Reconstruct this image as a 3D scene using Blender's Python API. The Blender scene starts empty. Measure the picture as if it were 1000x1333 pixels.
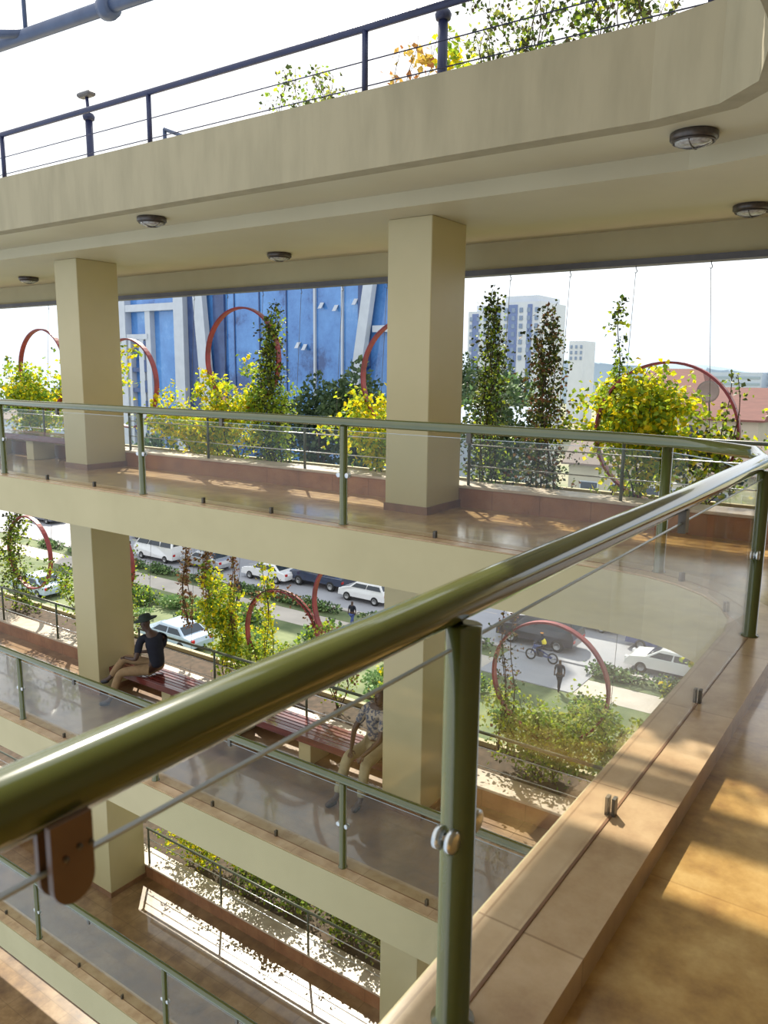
import bpy, math, random
import numpy as np
from mathutils import Vector, Matrix

col = bpy.context.scene.collection
PI = math.pi
R = random.Random(7)

# ------------------------------------------------------------------ materials
def lin(c):
    return tuple(((v/255)/12.92 if v/255 <= .04045 else ((v/255+.055)/1.055)**2.4) for v in c)
def new_mat(name):
    m = bpy.data.materials.new(name); m.use_nodes = True
    nt = m.node_tree; b = nt.nodes['Principled BSDF']
    return m, nt, b
def ramp(nt, fac, stops):
    r = nt.nodes.new('ShaderNodeValToRGB'); el = r.color_ramp.elements
    while len(el) < len(stops): el.new(.5)
    for e, (p, c) in zip(el, stops): e.position = p; e.color = (*c, 1)
    nt.links.new(fac, r.inputs[0]); return r.outputs[0]
def noise(nt, scale, detail=4, stretch=None, rough=.55):
    tc = nt.nodes.new('ShaderNodeTexCoord'); mp = nt.nodes.new('ShaderNodeMapping')
    if stretch: mp.inputs['Scale'].default_value = stretch
    nt.links.new(tc.outputs['Object'], mp.inputs[0])
    n = nt.nodes.new('ShaderNodeTexNoise'); n.inputs['Scale'].default_value = scale
    n.inputs['Detail'].default_value = detail; n.inputs['Roughness'].default_value = rough
    nt.links.new(mp.outputs[0], n.inputs['Vector']); return n.outputs['Fac']
def pm(name, c, rough=.5, metal=0, c2=None, scale=3, stretch=None, spec=.5, bump=0, lo=.35, hi=.65, coat=0):
    m, nt, b = new_mat(name)
    b.inputs['Roughness'].default_value = rough; b.inputs['Metallic'].default_value = metal
    b.inputs['Specular IOR Level'].default_value = spec
    b.inputs['Coat Weight'].default_value = coat
    if c2 is None: c2 = tuple(v*.86 for v in c)
    f = noise(nt, scale, 5, stretch)
    nt.links.new(ramp(nt, f, [(lo, c2), (hi, c)]), b.inputs['Base Color'])
    if bump:
        bp = nt.nodes.new('ShaderNodeBump'); bp.inputs['Strength'].default_value = bump; bp.inputs['Distance'].default_value = .01
        nt.links.new(f, bp.inputs['Height']); nt.links.new(bp.outputs[0], b.inputs['Normal'])
    return m
def tile_mat(name, cA, cB, cC, seam, size=.6, rough=.1, nscale=2.5, spec=.5):
    m, nt, b = new_mat(name)
    b.inputs['Roughness'].default_value = max(rough, .3); b.inputs['Specular IOR Level'].default_value = spec
    b.inputs['Coat Weight'].default_value = .9 if rough < .25 else .25; b.inputs['Coat Roughness'].default_value = rough*.6
    f = noise(nt, nscale, 8, None, .65)
    base = ramp(nt, f, [(.3, cA), (.5, cB), (.7, cC)])
    tc = nt.nodes.new('ShaderNodeTexCoord')
    br = nt.nodes.new('ShaderNodeTexBrick'); br.offset = 0; br.squash = 1
    br.inputs['Scale'].default_value = 1; br.inputs['Brick Width'].default_value = size; br.inputs['Row Height'].default_value = size
    br.inputs['Mortar Size'].default_value = .004; br.inputs['Mortar Smooth'].default_value = .2
    br.inputs['Color1'].default_value = (1, 1, 1, 1); br.inputs['Color2'].default_value = (.82, .82, .82, 1); br.inputs['Mortar'].default_value = (*seam, 1)
    nt.links.new(tc.outputs['Object'], br.inputs['Vector'])
    mx = nt.nodes.new('ShaderNodeMix'); mx.data_type = 'RGBA'; mx.blend_type = 'MULTIPLY'; mx.inputs[0].default_value = 1
    nt.links.new(base, mx.inputs[6]); nt.links.new(br.outputs['Color'], mx.inputs[7]); nt.links.new(mx.outputs[2], b.inputs['Base Color'])
    return m
def leaf_mat(name, stops, trans=.45, rough=.5):
    m, nt, b = new_mat(name)
    g = nt.nodes.new('ShaderNodeNewGeometry')
    c = ramp(nt, g.outputs['Random Per Island'], stops)
    nt.links.new(c, b.inputs['Base Color']); b.inputs['Roughness'].default_value = rough
    b.inputs['Specular IOR Level'].default_value = .3
    t = nt.nodes.new('ShaderNodeBsdfTranslucent'); nt.links.new(c, t.inputs[0])
    mx = nt.nodes.new('ShaderNodeMixShader'); mx.inputs[0].default_value = trans
    nt.links.new(b.outputs[0], mx.inputs[1]); nt.links.new(t.outputs[0], mx.inputs[2])
    nt.links.new(mx.outputs[0], nt.nodes['Material Output'].inputs[0]); return m
def glass_mat(name, tint=(.955, .97, .96), k=.018):
    m, nt, b = new_mat(name); nt.nodes.remove(b)
    g = nt.nodes.new('ShaderNodeNewGeometry')
    d = nt.nodes.new('ShaderNodeVectorMath'); d.operation = 'DOT_PRODUCT'
    nt.links.new(g.outputs['Normal'], d.inputs[0]); nt.links.new(g.outputs['Incoming'], d.inputs[1])
    def mt(op, a, b_):
        n = nt.nodes.new('ShaderNodeMath'); n.operation = op
        for i, v in enumerate((a, b_)):
            if v is None: continue
            if isinstance(v, (int, float)): n.inputs[i].default_value = v
            else: nt.links.new(v, n.inputs[i])
        return n.outputs[0]
    a = mt('ABSOLUTE', d.outputs['Value'], None)
    f = mt('MULTIPLY_ADD', mt('POWER', mt('SUBTRACT', 1, a), 5), 1-k); f.node.inputs[2].default_value = k
    tr = nt.nodes.new('ShaderNodeBsdfTransparent'); tr.inputs[0].default_value = (*tint, 1)
    gl = nt.nodes.new('ShaderNodeBsdfGlossy'); gl.inputs['Roughness'].default_value = .015
    mx = nt.nodes.new('ShaderNodeMixShader')
    nt.links.new(f, mx.inputs[0]); nt.links.new(tr.outputs[0], mx.inputs[1]); nt.links.new(gl.outputs[0], mx.inputs[2])
    nt.links.new(mx.outputs[0], nt.nodes['Material Output'].inputs[0]); return m

M = {}
M['cream'] = pm('cream_paint', (.44, .375, .21), .6, c2=(.405, .345, .19), scale=1.3, spec=.3)
M['column'] = pm('column_paint', (.48, .405, .225), .42, c2=(.45, .38, .205), scale=1.1, spec=.4)
M['weathered'] = pm('weathered_cream', (.335, .285, .18), .7, c2=(.28, .24, .15), scale=2.2, stretch=(2.5, 2.5, .5), spec=.2, bump=.2, lo=.3, hi=.6)
M['ceiling'] = pm('ceiling_paint', (.50, .44, .29), .45, c2=(.46, .40, .26), scale=.8, spec=.35)
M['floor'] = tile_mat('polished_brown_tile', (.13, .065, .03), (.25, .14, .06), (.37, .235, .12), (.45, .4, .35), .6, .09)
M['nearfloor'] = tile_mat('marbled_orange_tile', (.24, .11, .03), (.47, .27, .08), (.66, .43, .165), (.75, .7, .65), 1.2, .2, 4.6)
M['curb'] = tile_mat('tan_curb_tile', (.36, .21, .11), (.54, .36, .20), (.66, .47, .29), (.6, .55, .5), .9, .28, 3.5)
M['parapet'] = tile_mat('red_brown_tile', (.20, .08, .035), (.30, .125, .055), (.37, .175, .08), (.5, .45, .4), .6, .28, 4)
M['ledge'] = pm('pale_ledge_stone', (.55, .46, .36), .4, c2=(.42, .33, .25), scale=5)
M['skirt'] = pm('brown_skirting', (.24, .12, .06), .3, c2=(.17, .08, .04), scale=6)
M['green'] = pm('olive_enamel', (.08, .092, .02), .14, c2=(.068, .078, .016), scale=5, spec=.6, coat=.6)
M['darkgreen'] = pm('dark_green_enamel', (.07, .08, .045), .35, c2=(.05, .06, .035), scale=8)
M['navy'] = pm('navy_enamel', (.016, .022, .075), .45, c2=(.012, .016, .055), scale=8)
M['truss'] = pm('blue_grey_enamel', (.055, .08, .15), .4, c2=(.04, .06, .12), scale=4)
M['steel'] = pm('brushed_steel', (.62, .62, .62), .28, 1, c2=(.5, .5, .5), scale=20)
M['wire'] = pm('dull_wire', (.10, .10, .10), .5, .3, scale=20)
M['lintel'] = pm('dark_grey_beam', (.10, .095, .10), .5, c2=(.07, .065, .07), scale=4)
M['bracket'] = pm('brown_bracket', (.15, .085, .045), .5, c2=(.12, .065, .035), scale=9)
M['bracketdark'] = pm('dark_clip', (.10, .085, .06), .4, c2=(.06, .05, .04), scale=9)
M['red'] = pm('red_hoop_paint', (.34, .03, .03), .45, c2=(.20, .018, .02), scale=6)
M['wood'] = pm('dark_red_wood', (.15, .028, .022), .2, c2=(.09, .016, .014), scale=4, stretch=(.4, 6, 6), coat=.5)
M['soil'] = pm('planter_soil', (.10, .065, .04), .9, c2=(.05, .035, .02), scale=9)
M['lampmetal'] = pm('lamp_bronze', (.09, .07, .055), .35, .3, c2=(.05, .04, .035), scale=20)
M['lampglass'] = pm('lamp_ribbed_glass', (.45, .43, .38), .12, c2=(.25, .22, .2), scale=30)
M['glass'] = glass_mat('clear_glass')
M['edge'] = pm('polished_glass_edge', (.42, .47, .50), .25, c2=(.36, .41, .44), scale=10)
M['yellow'] = leaf_mat('yellow_leaves', [(0, (.85, .62, .015)), (.5, (.82, .74, .02)), (.8, (.50, .62, .03)), (1, (.25, .40, .03))], .55)
M['lime'] = leaf_mat('lime_leaves', [(0, (.62, .66, .04)), (.4, (.34, .48, .05)), (1, (.12, .24, .03))], .45)
M['dark'] = leaf_mat('dark_vine_leaves', [(0, (.07, .055, .03)), (.4, (.045, .07, .022)), (.8, (.10, .15, .035)), (1, (.34, .36, .06))], .22)
M['brown'] = leaf_mat('dry_brown_leaves', [(0, (.16, .07, .035)), (.6, (.26, .13, .06)), (1, (.22, .20, .05))], .25)
M['grassy'] = leaf_mat('pale_green_leaves', [(0, (.55, .55, .12)), (.5, (.40, .46, .12)), (1, (.20, .28, .06))], .45)
M['croton'] = leaf_mat('orange_croton_leaves', [(0, (.45, .18, .06)), (.5, (.60, .45, .08)), (1, (.25, .08, .04))], .4)
M['tree'] = leaf_mat('tree_leaves', [(0, (.035, .065, .03)), (.6, (.06, .10, .04)), (1, (.12, .17, .06))], .2)
M['treelight'] = leaf_mat('shrub_leaves', [(0, (.10, .20, .06)), (.6, (.20, .32, .12)), (1, (.38, .48, .18))], .25)
M['stem'] = pm('vine_stem', (.10, .06, .035), .8, c2=(.06, .04, .025), scale=20)
M['asphalt'] = pm('asphalt', (.36, .36, .38), .85, c2=(.31, .31, .33), scale=.3)
M['paving'] = pm('pale_paving', (.55, .49, .42), .85, c2=(.46, .41, .35), scale=.6)
M['earth'] = pm('dusty_earth', (.34, .29, .20), .95, c2=(.17, .20, .09), scale=.12)
M['lawn'] = pm('lawn_green', (.19, .22, .10), .9, c2=(.10, .135, .055), scale=.7, bump=.5)
M['kerb'] = pm('kerb_stone', (.5, .46, .42), .8, scale=2)
M['towerglass'] = None
m, nt, b = new_mat('blue_glass_painted_reflections'); M['towerglass'] = m
b.inputs['Roughness'].default_value = .06; b.inputs['Specular IOR Level'].default_value = .8
f = noise(nt, .22, 6, (1, 1, .9), .75)
f2 = noise(nt, .05, 3, (1, 1, 2), .6)
add = nt.nodes.new('ShaderNodeMath'); add.operation = 'ADD'; nt.links.new(f, add.inputs[0]); nt.links.new(f2, add.inputs[1])
hf = nt.nodes.new('ShaderNodeMath'); hf.operation = 'MULTIPLY'; hf.inputs[1].default_value = .5; nt.links.new(add.outputs[0], hf.inputs[0])
nt.links.new(ramp(nt, hf.outputs[0], [(.42, (.02, .06, .20)), (.47, (.06, .18, .46)), (.57, (.10, .27, .60)), (.64, (.22, .42, .74))]), b.inputs['Base Color'])  # mottled blue base colour stands in for reflections on the tower
M['towerdark'] = pm('dark_blue_panel', (.05, .09, .22), .2, c2=(.035, .06, .16), scale=1)
M['towerframe'] = pm('pale_grey_panel', (.50, .54, .60), .5, c2=(.45, .49, .55), scale=1)
M['aptwall'] = pm('apartment_white', (.58, .62, .68), .8, c2=(.54, .58, .64), scale=.3)
M['aptblue'] = pm('apartment_blue', (.16, .22, .42), .7, c2=(.14, .19, .38), scale=.3)
M['aptwin'] = pm('apartment_window', (.22, .29, .42), .2, c2=(.18, .24, .36), scale=.5)
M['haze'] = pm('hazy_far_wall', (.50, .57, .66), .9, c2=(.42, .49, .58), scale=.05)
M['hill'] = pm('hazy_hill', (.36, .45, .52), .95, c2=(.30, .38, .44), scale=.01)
M['rooftile'] = pm('red_roof_tile', (.19, .075, .06), .8, c2=(.15, .06, .05), scale=1.2, stretch=(1, 6, 1))
M['housewall'] = pm('house_cream', (.52, .48, .38), .8, c2=(.46, .42, .33), scale=.6)
M['greyroof'] = pm('brown_grey_roof', (.26, .20, .17), .8, c2=(.20, .155, .135), scale=.5)
M['window'] = pm('dark_window', (.05, .065, .09), .1, c2=(.035, .045, .07), scale=1)
M['carwhite'] = pm('white_car_paint', (.82, .82, .82), .15, c2=(.78, .78, .78), coat=.8)
M['carsilver'] = pm('silver_car_paint', (.50, .52, .54), .2, .4, c2=(.46, .48, .5), coat=.8)
M['cardark'] = pm('charcoal_car_paint', (.045, .04, .05), .2, c2=(.035, .03, .04), coat=.8)
M['carblue'] = pm('blue_car_paint', (.03, .06, .22), .2, c2=(.02, .045, .17), coat=.8)
M['carnavy'] = pm('navy_car_paint', (.03, .045, .09), .2, c2=(.025, .035, .07), coat=.8)
M['carred'] = pm('red_car_paint', (.42, .03, .03), .25, c2=(.34, .025, .025), coat=.8)
M['carcream'] = pm('cream_van_paint', (.68, .60, .42), .25, c2=(.62, .55, .4), coat=.5)
M['carpale'] = pm('pale_blue_car_paint', (.45, .55, .68), .2, c2=(.4, .5, .62), coat=.8)
M['carglass'] = pm('car_window', (.03, .04, .055), .06, c2=(.02, .03, .04), scale=1)
M['tyre'] = pm('tyre_rubber', (.02, .02, .02), .8, scale=10)
M['hub'] = pm('wheel_silver', (.5, .5, .5), .35, .6, scale=10)
M['lampred'] = pm('tail_lamp', (.5, .02, .02), .2, scale=10)
M['lamphead'] = pm('head_lamp', (.8, .8, .8), .1, scale=10)
M['skin'] = pm('dark_skin', (.075, .038, .024), .5, c2=(.06, .03, .02), scale=8)
M['navycloth'] = pm('black_navy_cloth', (.012, .014, .026), .9, c2=(.008, .009, .018), scale=14)
M['tan'] = pm('tan_trousers', (.30, .19, .095), .85, c2=(.24, .15, .075), scale=12)
M['khaki'] = pm('khaki_trousers', (.34, .29, .17), .85, c2=(.28, .235, .135), scale=12)
M['shoe'] = pm('black_shoe', (.015, .016, .022), .5, scale=10)
M['capcloth'] = pm('dark_green_hat_cloth', (.02, .035, .028), .85, c2=(.014, .025, .02), scale=12)
M['pattern'] = pm('patterned_shirt', (.42, .34, .26), .85, c2=(.08, .09, .13), scale=26, lo=.46, hi=.54)
M['hair'] = pm('black_hair', (.01, .009, .009), .8, scale=30)
M['vest'] = pm('yellow_safety_vest', (.85, .75, .05), .7, c2=(.8, .6, .04), scale=8)
M['helmet'] = pm('orange_helmet', (.75, .30, .05), .3, scale=8)
M['bluecloth'] = pm('blue_cloth', (.05, .08, .25), .8, scale=8)

# ------------------------------------------------------------------ mesh builder
WL = {}
class MB:
    def __init__(s): s.v = []; s.f = []; s.mi = []; s.sm = []
    def add(s, vs, fs, mi=0, sm=False):
        o = len(s.v); s.v += [tuple(v) for v in vs]; s.f += [tuple(i+o for i in f) for f in fs]
        s.mi += [mi]*len(fs); s.sm += [sm]*len(fs); return s
    def box(s, a, b, mi=0):
        (x0, y0, z0), (x1, y1, z1) = a, b
        return s.add([(x0,y0,z0),(x1,y0,z0),(x1,y1,z0),(x0,y1,z0),(x0,y0,z1),(x1,y0,z1),(x1,y1,z1),(x0,y1,z1)],
              [(0,3,2,1),(4,5,6,7),(0,1,5,4),(1,2,6,5),(2,3,7,6),(3,0,4,7)], mi)
    def bbox(s, a, b, c=.01, mi=0):   # chamfered on vertical and top edges
        (x0, y0, z0), (x1, y1, z1) = a, b
        def ring(i, z): return [(x0+i,y0,z),(x1-i,y0,z),(x1,y0+i,z),(x1,y1-i,z),(x1-i,y1,z),(x0+i,y1,z),(x0,y1-i,z),(x0,y0+i,z)]
        def ring2(i, j, z): return [(x0+i+j,y0+j,z),(x1-i-j,y0+j,z),(x1-j,y0+i+j,z),(x1-j,y1-i-j,z),(x1-i-j,y1-j,z),(x0+i+j,y1-j,z),(x0+j,y1-i-j,z),(x0+j,y0+i+j,z)]
        vs = ring2(c*.6, c, z0)+ring(c, z0+c)+ring(c, z1-c)+ring2(c*.6, c, z1)
        fs = [tuple(range(7,-1,-1)), tuple(range(24,32))]
        for k in range(3):
            for i in range(8): fs.append((k*8+i, k*8+(i+1)%8, k*8+8+(i+1)%8, k*8+8+i))
        return s.add(vs, fs, mi)
    def prism(s, poly, z0, z1, mi=0, side=None, top=None):
        n = len(poly); vs = [(x,y,z0) for x,y in poly]+[(x,y,z1) for x,y in poly]
        s.add(vs, [tuple(range(n-1,-1,-1))], mi); o = len(s.v)-2*n
        s.f.append(tuple(o+n+i for i in range(n))); s.mi.append(mi if top is None else top); s.sm.append(False)
        for i in range(n):
            s.f.append((o+i, o+(i+1)%n, o+n+(i+1)%n, o+n+i)); s.mi.append(mi if side is None else side); s.sm.append(False)
        return s
    def strip(s, A, B, z0, z1, mi=0, mtop=None):   # closed band between two polylines
        n = len(A); vs = []
        for a, b in zip(A, B): vs += [(*a,z0),(*b,z0),(*b,z1),(*a,z1)]
        fs = []; ms = []
        for i in range(n-1):
            p, q = 4*i, 4*i+4
            for k in range(4):
                fs.append((p+k, p+(k+1)%4, q+(k+1)%4, q+k)); ms.append(mtop if (k == 2 and mtop is not None) else mi)
        fs += [(3,2,1,0), (4*n-4,4*n-3,4*n-2,4*n-1)]; ms += [mi, mi]
        o = len(s.v); s.v += vs; s.f += [tuple(i+o for i in f) for f in fs]; s.mi += ms; s.sm += [False]*len(fs); return s
    def tube(s, path, r, n=10, mi=0, cap=True, sm=True):
        P = [Vector(p) for p in path]; rr = r if isinstance(r, (list, tuple)) else [r]*len(P)
        vs = []; up = None
        for i, p in enumerate(P):
            t = (P[min(i+1,len(P)-1)]-P[max(i-1,0)]).normalized()
            if up is None:
                up = Vector((0,0,1)) if abs(t.z) < .9 else Vector((1,0,0))
            a = t.cross(up).normalized(); b = a.cross(t).normalized(); up = b
            k = 1.0
            if 0 < i < len(P)-1:
                c = (P[i+1]-P[i]).normalized().dot((P[i]-P[i-1]).normalized()); k = 1/max(.6, math.sqrt((1+c)/2))
            for j in range(n):
                th = 2*PI*j/n; vs.append(p+(a*math.cos(th)*k+b*math.sin(th))*rr[i])
        fs = [(i*n+j, i*n+(j+1)%n, (i+1)*n+(j+1)%n, (i+1)*n+j) for i in range(len(P)-1) for j in range(n)]
        s.add(vs, fs, mi, sm)
        if cap:
            o = len(s.v)-len(vs); s.f += [tuple(o+j for j in range(n-1,-1,-1)), tuple(o+(len(P)-1)*n+j for j in range(n))]
            s.mi += [mi]*2; s.sm += [False]*2
        return s
    def lathe(s, prof, c, n=20, mi=0, axis='z', sm=True):
        vs = []
        for r, h in prof:
            for j in range(n):
                a = 2*PI*j/n; x, y = r*math.cos(a), r*math.sin(a)
                q = {'z': (x,y,h), 'x': (h,x,y), 'y': (x,h,y)}[axis]; vs.append((c[0]+q[0], c[1]+q[1], c[2]+q[2]))
        fs = [(i*n+j, i*n+(j+1)%n, (i+1)*n+(j+1)%n, (i+1)*n+j) for i in range(len(prof)-1) for j in range(n)]
        fs += [tuple(range(n-1,-1,-1)), tuple((len(prof)-1)*n+j for j in range(n))]
        return s.add(vs, fs, mi, sm)
    def leaf(s, p, d, size, rnd, mi=0, wide=.32):
        d = d.normalized(); a = d.cross(Vector((rnd.uniform(-1,1), rnd.uniform(-1,1), rnd.uniform(-1,1))))
        if a.length < 1e-3: a = Vector((1,0,0))
        a.normalize(); nn = a.cross(d); w = size*wide
        vs = [p, p+d*size*.45+a*w+nn*w*.35, p+d*size, p+d*size*.45-a*w+nn*w*.35]
        return s.add(vs, [(0,1,2),(0,2,3)], mi)
    def build(s, name, mat, parent=None, origin=None):
        me = bpy.data.meshes.new(name)
        if parent is not None: o0 = WL[root_of(parent)]
        else: o0 = origin or (0,0,0)
        me.from_pydata([(v[0]-o0[0], v[1]-o0[1], v[2]-o0[2]) for v in s.v], [], s.f)
        mats = mat if isinstance(mat, (list, tuple)) else [mat]
        for m_ in mats: me.materials.append(M[m_] if isinstance(m_, str) else m_)
        me.polygons.foreach_set('material_index', s.mi); me.polygons.foreach_set('use_smooth', s.sm)
        me.update()
        ob = bpy.data.objects.new(name, me); col.objects.link(ob)
        if parent is not None: ob.parent = parent; WL[ob.name] = (0,0,0)
        else: ob.location = o0; WL[ob.name] = tuple(o0)
        return ob
def root_of(o):
    while o.parent: o = o.parent
    return o.name
def tag(o, label=None, cat=None, group=None, kind=None):
    if label: o['label'] = label
    if cat: o['category'] = cat
    if group: o['group'] = group
    if kind: o['kind'] = kind
    return o
def struct(o): o['kind'] = 'structure'; return o
def thing(name, label, cat, loc=(0,0,0), group=None):
    o = bpy.data.objects.new(name, None); col.objects.link(o); o.location = loc; o.empty_display_size = .1
    WL[o.name] = tuple(loc); return tag(o, label, cat, group)
def copy_tree(o, parent=None):
    c = o.copy(); col.objects.link(c); c.parent = parent
    for ch in o.children: copy_tree(ch, c)
    return c
def skin(name, mat, parent, verts, edges, root=0, sub=2):
    """verts: list of (pos, radius or (rx, ry)); grown as one continuous surface and frozen"""
    o0 = WL[root_of(parent)]
    me = bpy.data.meshes.new(name)
    me.from_pydata([(p[0]-o0[0], p[1]-o0[1], p[2]-o0[2]) for p, r in verts], edges, [])
    tmp = bpy.data.objects.new(name+'_t', me); col.objects.link(tmp)
    sk = tmp.modifiers.new('s', 'SKIN'); sk.use_smooth_shade = True
    for i, (p, r) in enumerate(verts):
        d = me.skin_vertices[0].data[i]; d.radius = r if isinstance(r, tuple) else (r, r); d.use_root = (i == root)
    ss = tmp.modifiers.new('u', 'SUBSURF'); ss.levels = sub; ss.render_levels = sub
    dg = bpy.context.evaluated_depsgraph_get(); dg.update()
    out = bpy.data.meshes.new_from_object(tmp.evaluated_get(dg))
    bpy.data.objects.remove(tmp); out.materials.clear(); out.materials.append(M[mat]); out.name = name
    for p_ in out.polygons: p_.use_smooth = True; p_.material_index = 0
    ob = bpy.data.objects.new(name, out); col.objects.link(ob); ob.parent = parent; WL[ob.name] = (0,0,0)
    return ob

# ------------------------------------------------------------------ the atrium
D = 3.779; CZ = .09
EY, EX, RC = 5.95, -.92, 1.05
cx, cy = EX-RC, EY-RC
XL = -24.0; YN = -4.0
def path(off, n=6, xl=XL, yn=YN, sharp=0):
    P = [(xl, EY+off)]
    for x in (-19, -15, -11, -7, -4): P.append((x, EY+off))
    for i in range(n+1):
        a = PI/2-(PI/2)*i/n; P.append((cx+(RC+off)*math.cos(a), cy+(RC+off)*math.sin(a)))
    for y in (3.5, 2, .5, -1): P.append((EX+off, y))
    P.append((EX+off, yn)); return P
XR = 3.6; YB = 9.55
def slab_poly(off=0, n=6):
    return path(off, n)+[(XR, YN), (XR, YB), (XL, YB)]
def floor_level(k):
    z = -D*k
    fl = MB().prism(slab_poly(0), z-.42, z, 1, side=1, top=0)
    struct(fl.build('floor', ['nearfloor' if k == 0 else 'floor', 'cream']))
    # beige fascia up to the curb and the tiled curb on it
    cb = MB().strip(path(0), path(.31), z, z+CZ, 0)
    o = cb.build('trim_%d' % (k+1), 'curb'); struct(o)
    # fascia skin standing 12 mm proud of the slab edge up to just under the curb top
    fs = MB().strip(path(-.012), path(0), z-.42, z+CZ-.012, 0)
    struct(fs.build('trim_%d' % (k+11), 'cream'))
    sm = MB().strip(path(.130), path(.140), z+CZ, z+CZ+.003, 0)
    struct(sm.build('trim_%d' % (k+21), 'skirt'))
    # back edge beam of the slab
    bm = MB().box((XL, 9.38, z-.89), (XR, 9.50, z-.42), 0)
    struct(bm.build('trim_%d' % (k+31), 'cream'))
    li = MB().box((XL, 9.34, z-.96), (XR, 9.52, z-.89), 0)
    struct(li.build('trim_%d' % (k+41), 'lintel'))
for k in range(4): floor_level(k)

# parapet ledges and planter troughs behind the columns
def parapet(k):
    z = -D*k
    pr = MB().box((XL, 8.19, z), (XR, 8.55, z+.23), 0)
    struct(pr.build('wall_back', 'parapet'))
    tp = MB().bbox((XL, 8.17, z+.23), (XR, 8.57, z+.265), .006)
    struct(tp.build('trim_%d' % (k+51), 'ledge'))
    ow = MB().box((XL, 9.47, z), (XR, 9.55, z+.16), 0)
    struct(ow.build('wall_outer', 'cream'))
    so = MB().box((XL, 8.55, z), (XR, 9.47, z+.09), 0)
    tag(so.build('planter_soil', 'soil'), kind='stuff')

for k in range(4): parapet(k)

# ---- roof slab over the top gallery
ZR0, ZR1 = 3.39, 4.05
rp = [(XL, 6.05), (-15, 6.05), (-9, 6.05), (-4, 6.05), (-1.95, 6.05), (-1.45, 5.93), (-1.15, 5.62), (-.95, 4.9), (-.9, 3), (-.9, 0), (-.9, YN)]
def offp(P, d):
    out = []
    for i, p in enumerate(P):
        a = Vector(P[max(i-1, 0)]); b = Vector(P[min(i+1, len(P)-1)]); t = (b-a).normalized()
        out.append((p[0]-t.y*d, p[1]+t.x*d))
    return out
up = MB().strip(rp, offp(rp, .18), ZR0, ZR1, 0)
struct(up.build('wall_roof_edge', 'weathered'))
sl = MB().prism(offp(rp, .18)+[(XR, YN), (XR, 9.51), (XL, 9.51)], ZR0, 3.75, 0)
struct(sl.build('ceiling', 'ceiling'))
lo = MB().prism(offp(rp, .93)+[(XR, YN), (XR, 9.51), (XL, 9.51)], 3.24, ZR0, 0)
struct(lo.build('ceiling', 'ceiling'))
bb = MB().box((XL, 9.43, 2.90), (XR, 9.51, 3.24), 0); struct(bb.build('wall_beam', 'cream'))
bl = MB().box((XL, 9.34, 2.83), (XR, 9.52, 2.90), 0); struct(bl.build('trim_61', 'lintel'))
cn = MB().box((-4.3, 4.45, 5.0), (XR, 5.85, 5.12), 0); struct(cn.build('added_shade_canopy', 'ceiling'))  # out-of-view canopy strip, added to keep sun off the lower near floor
for y_ in (5,): struct(MB().box((-.75, y_-.1, 3.75), (-.55, y_+.1, 5.0)).build('trim_%d' % (70+int(y_)), 'navy'))  # post under the added canopy
# near gallery's back wall, behind and beside the camera
for k in range(4):
    wl = MB().box((XR, YN, -D*k), (XR+.2, 9.6, -D*k+(3.39 if k == 0 else 3.36)), 0); struct(wl.build('wall_right', 'cream'))
    wl = MB().box((-.92, YN-.2, -D*k), (XR, YN, -D*k+(3.39 if k == 0 else 3.36)), 0); struct(wl.build('wall_near', 'cream'))

# ---- columns
WX, WY, YC = .574, .735, 7.446
XA, XBc = -10.985, -4.638
lvl = ['top floor', 'second floor down', 'third floor down', 'lowest floor']
colnames = {XA: 'left', XBc: 'middle'}
def column(xe, k, label):
    z = -D*k; h = 3.24 if k == 0 else D-.42
    t = thing('column', label, 'column', (xe-WX/2, YC+WY/2, z), 'square columns of the far gallery')
    MB().bbox((xe-WX, YC, z+.0), (xe, YC+WY, z+h), .008).build('shaft', 'column', t)
    e = .012
    MB().box((xe-WX-e, YC-e, z), (xe+e, YC+WY+e, z+.09)).build('skirting', 'skirt', t)
column(XA, 0, 'square cream column on the top floor, nearer the left edge')
column(XBc, 0, 'square cream column on the top floor, in the middle of the picture')
column(XA, 1, 'square cream column beside the seated man in the dark shirt')
column(XBc, 1, 'square cream column half hiding the seated person in khaki trousers')
column(XA, 2, 'square cream column standing by low planter foliage, below the near handrail')
column(XBc, 2, 'square cream column rising behind the foot of the nearest green post')
column(XA, 3, 'square cream column at the very bottom left, beyond the lowest sunlit planter')

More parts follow.
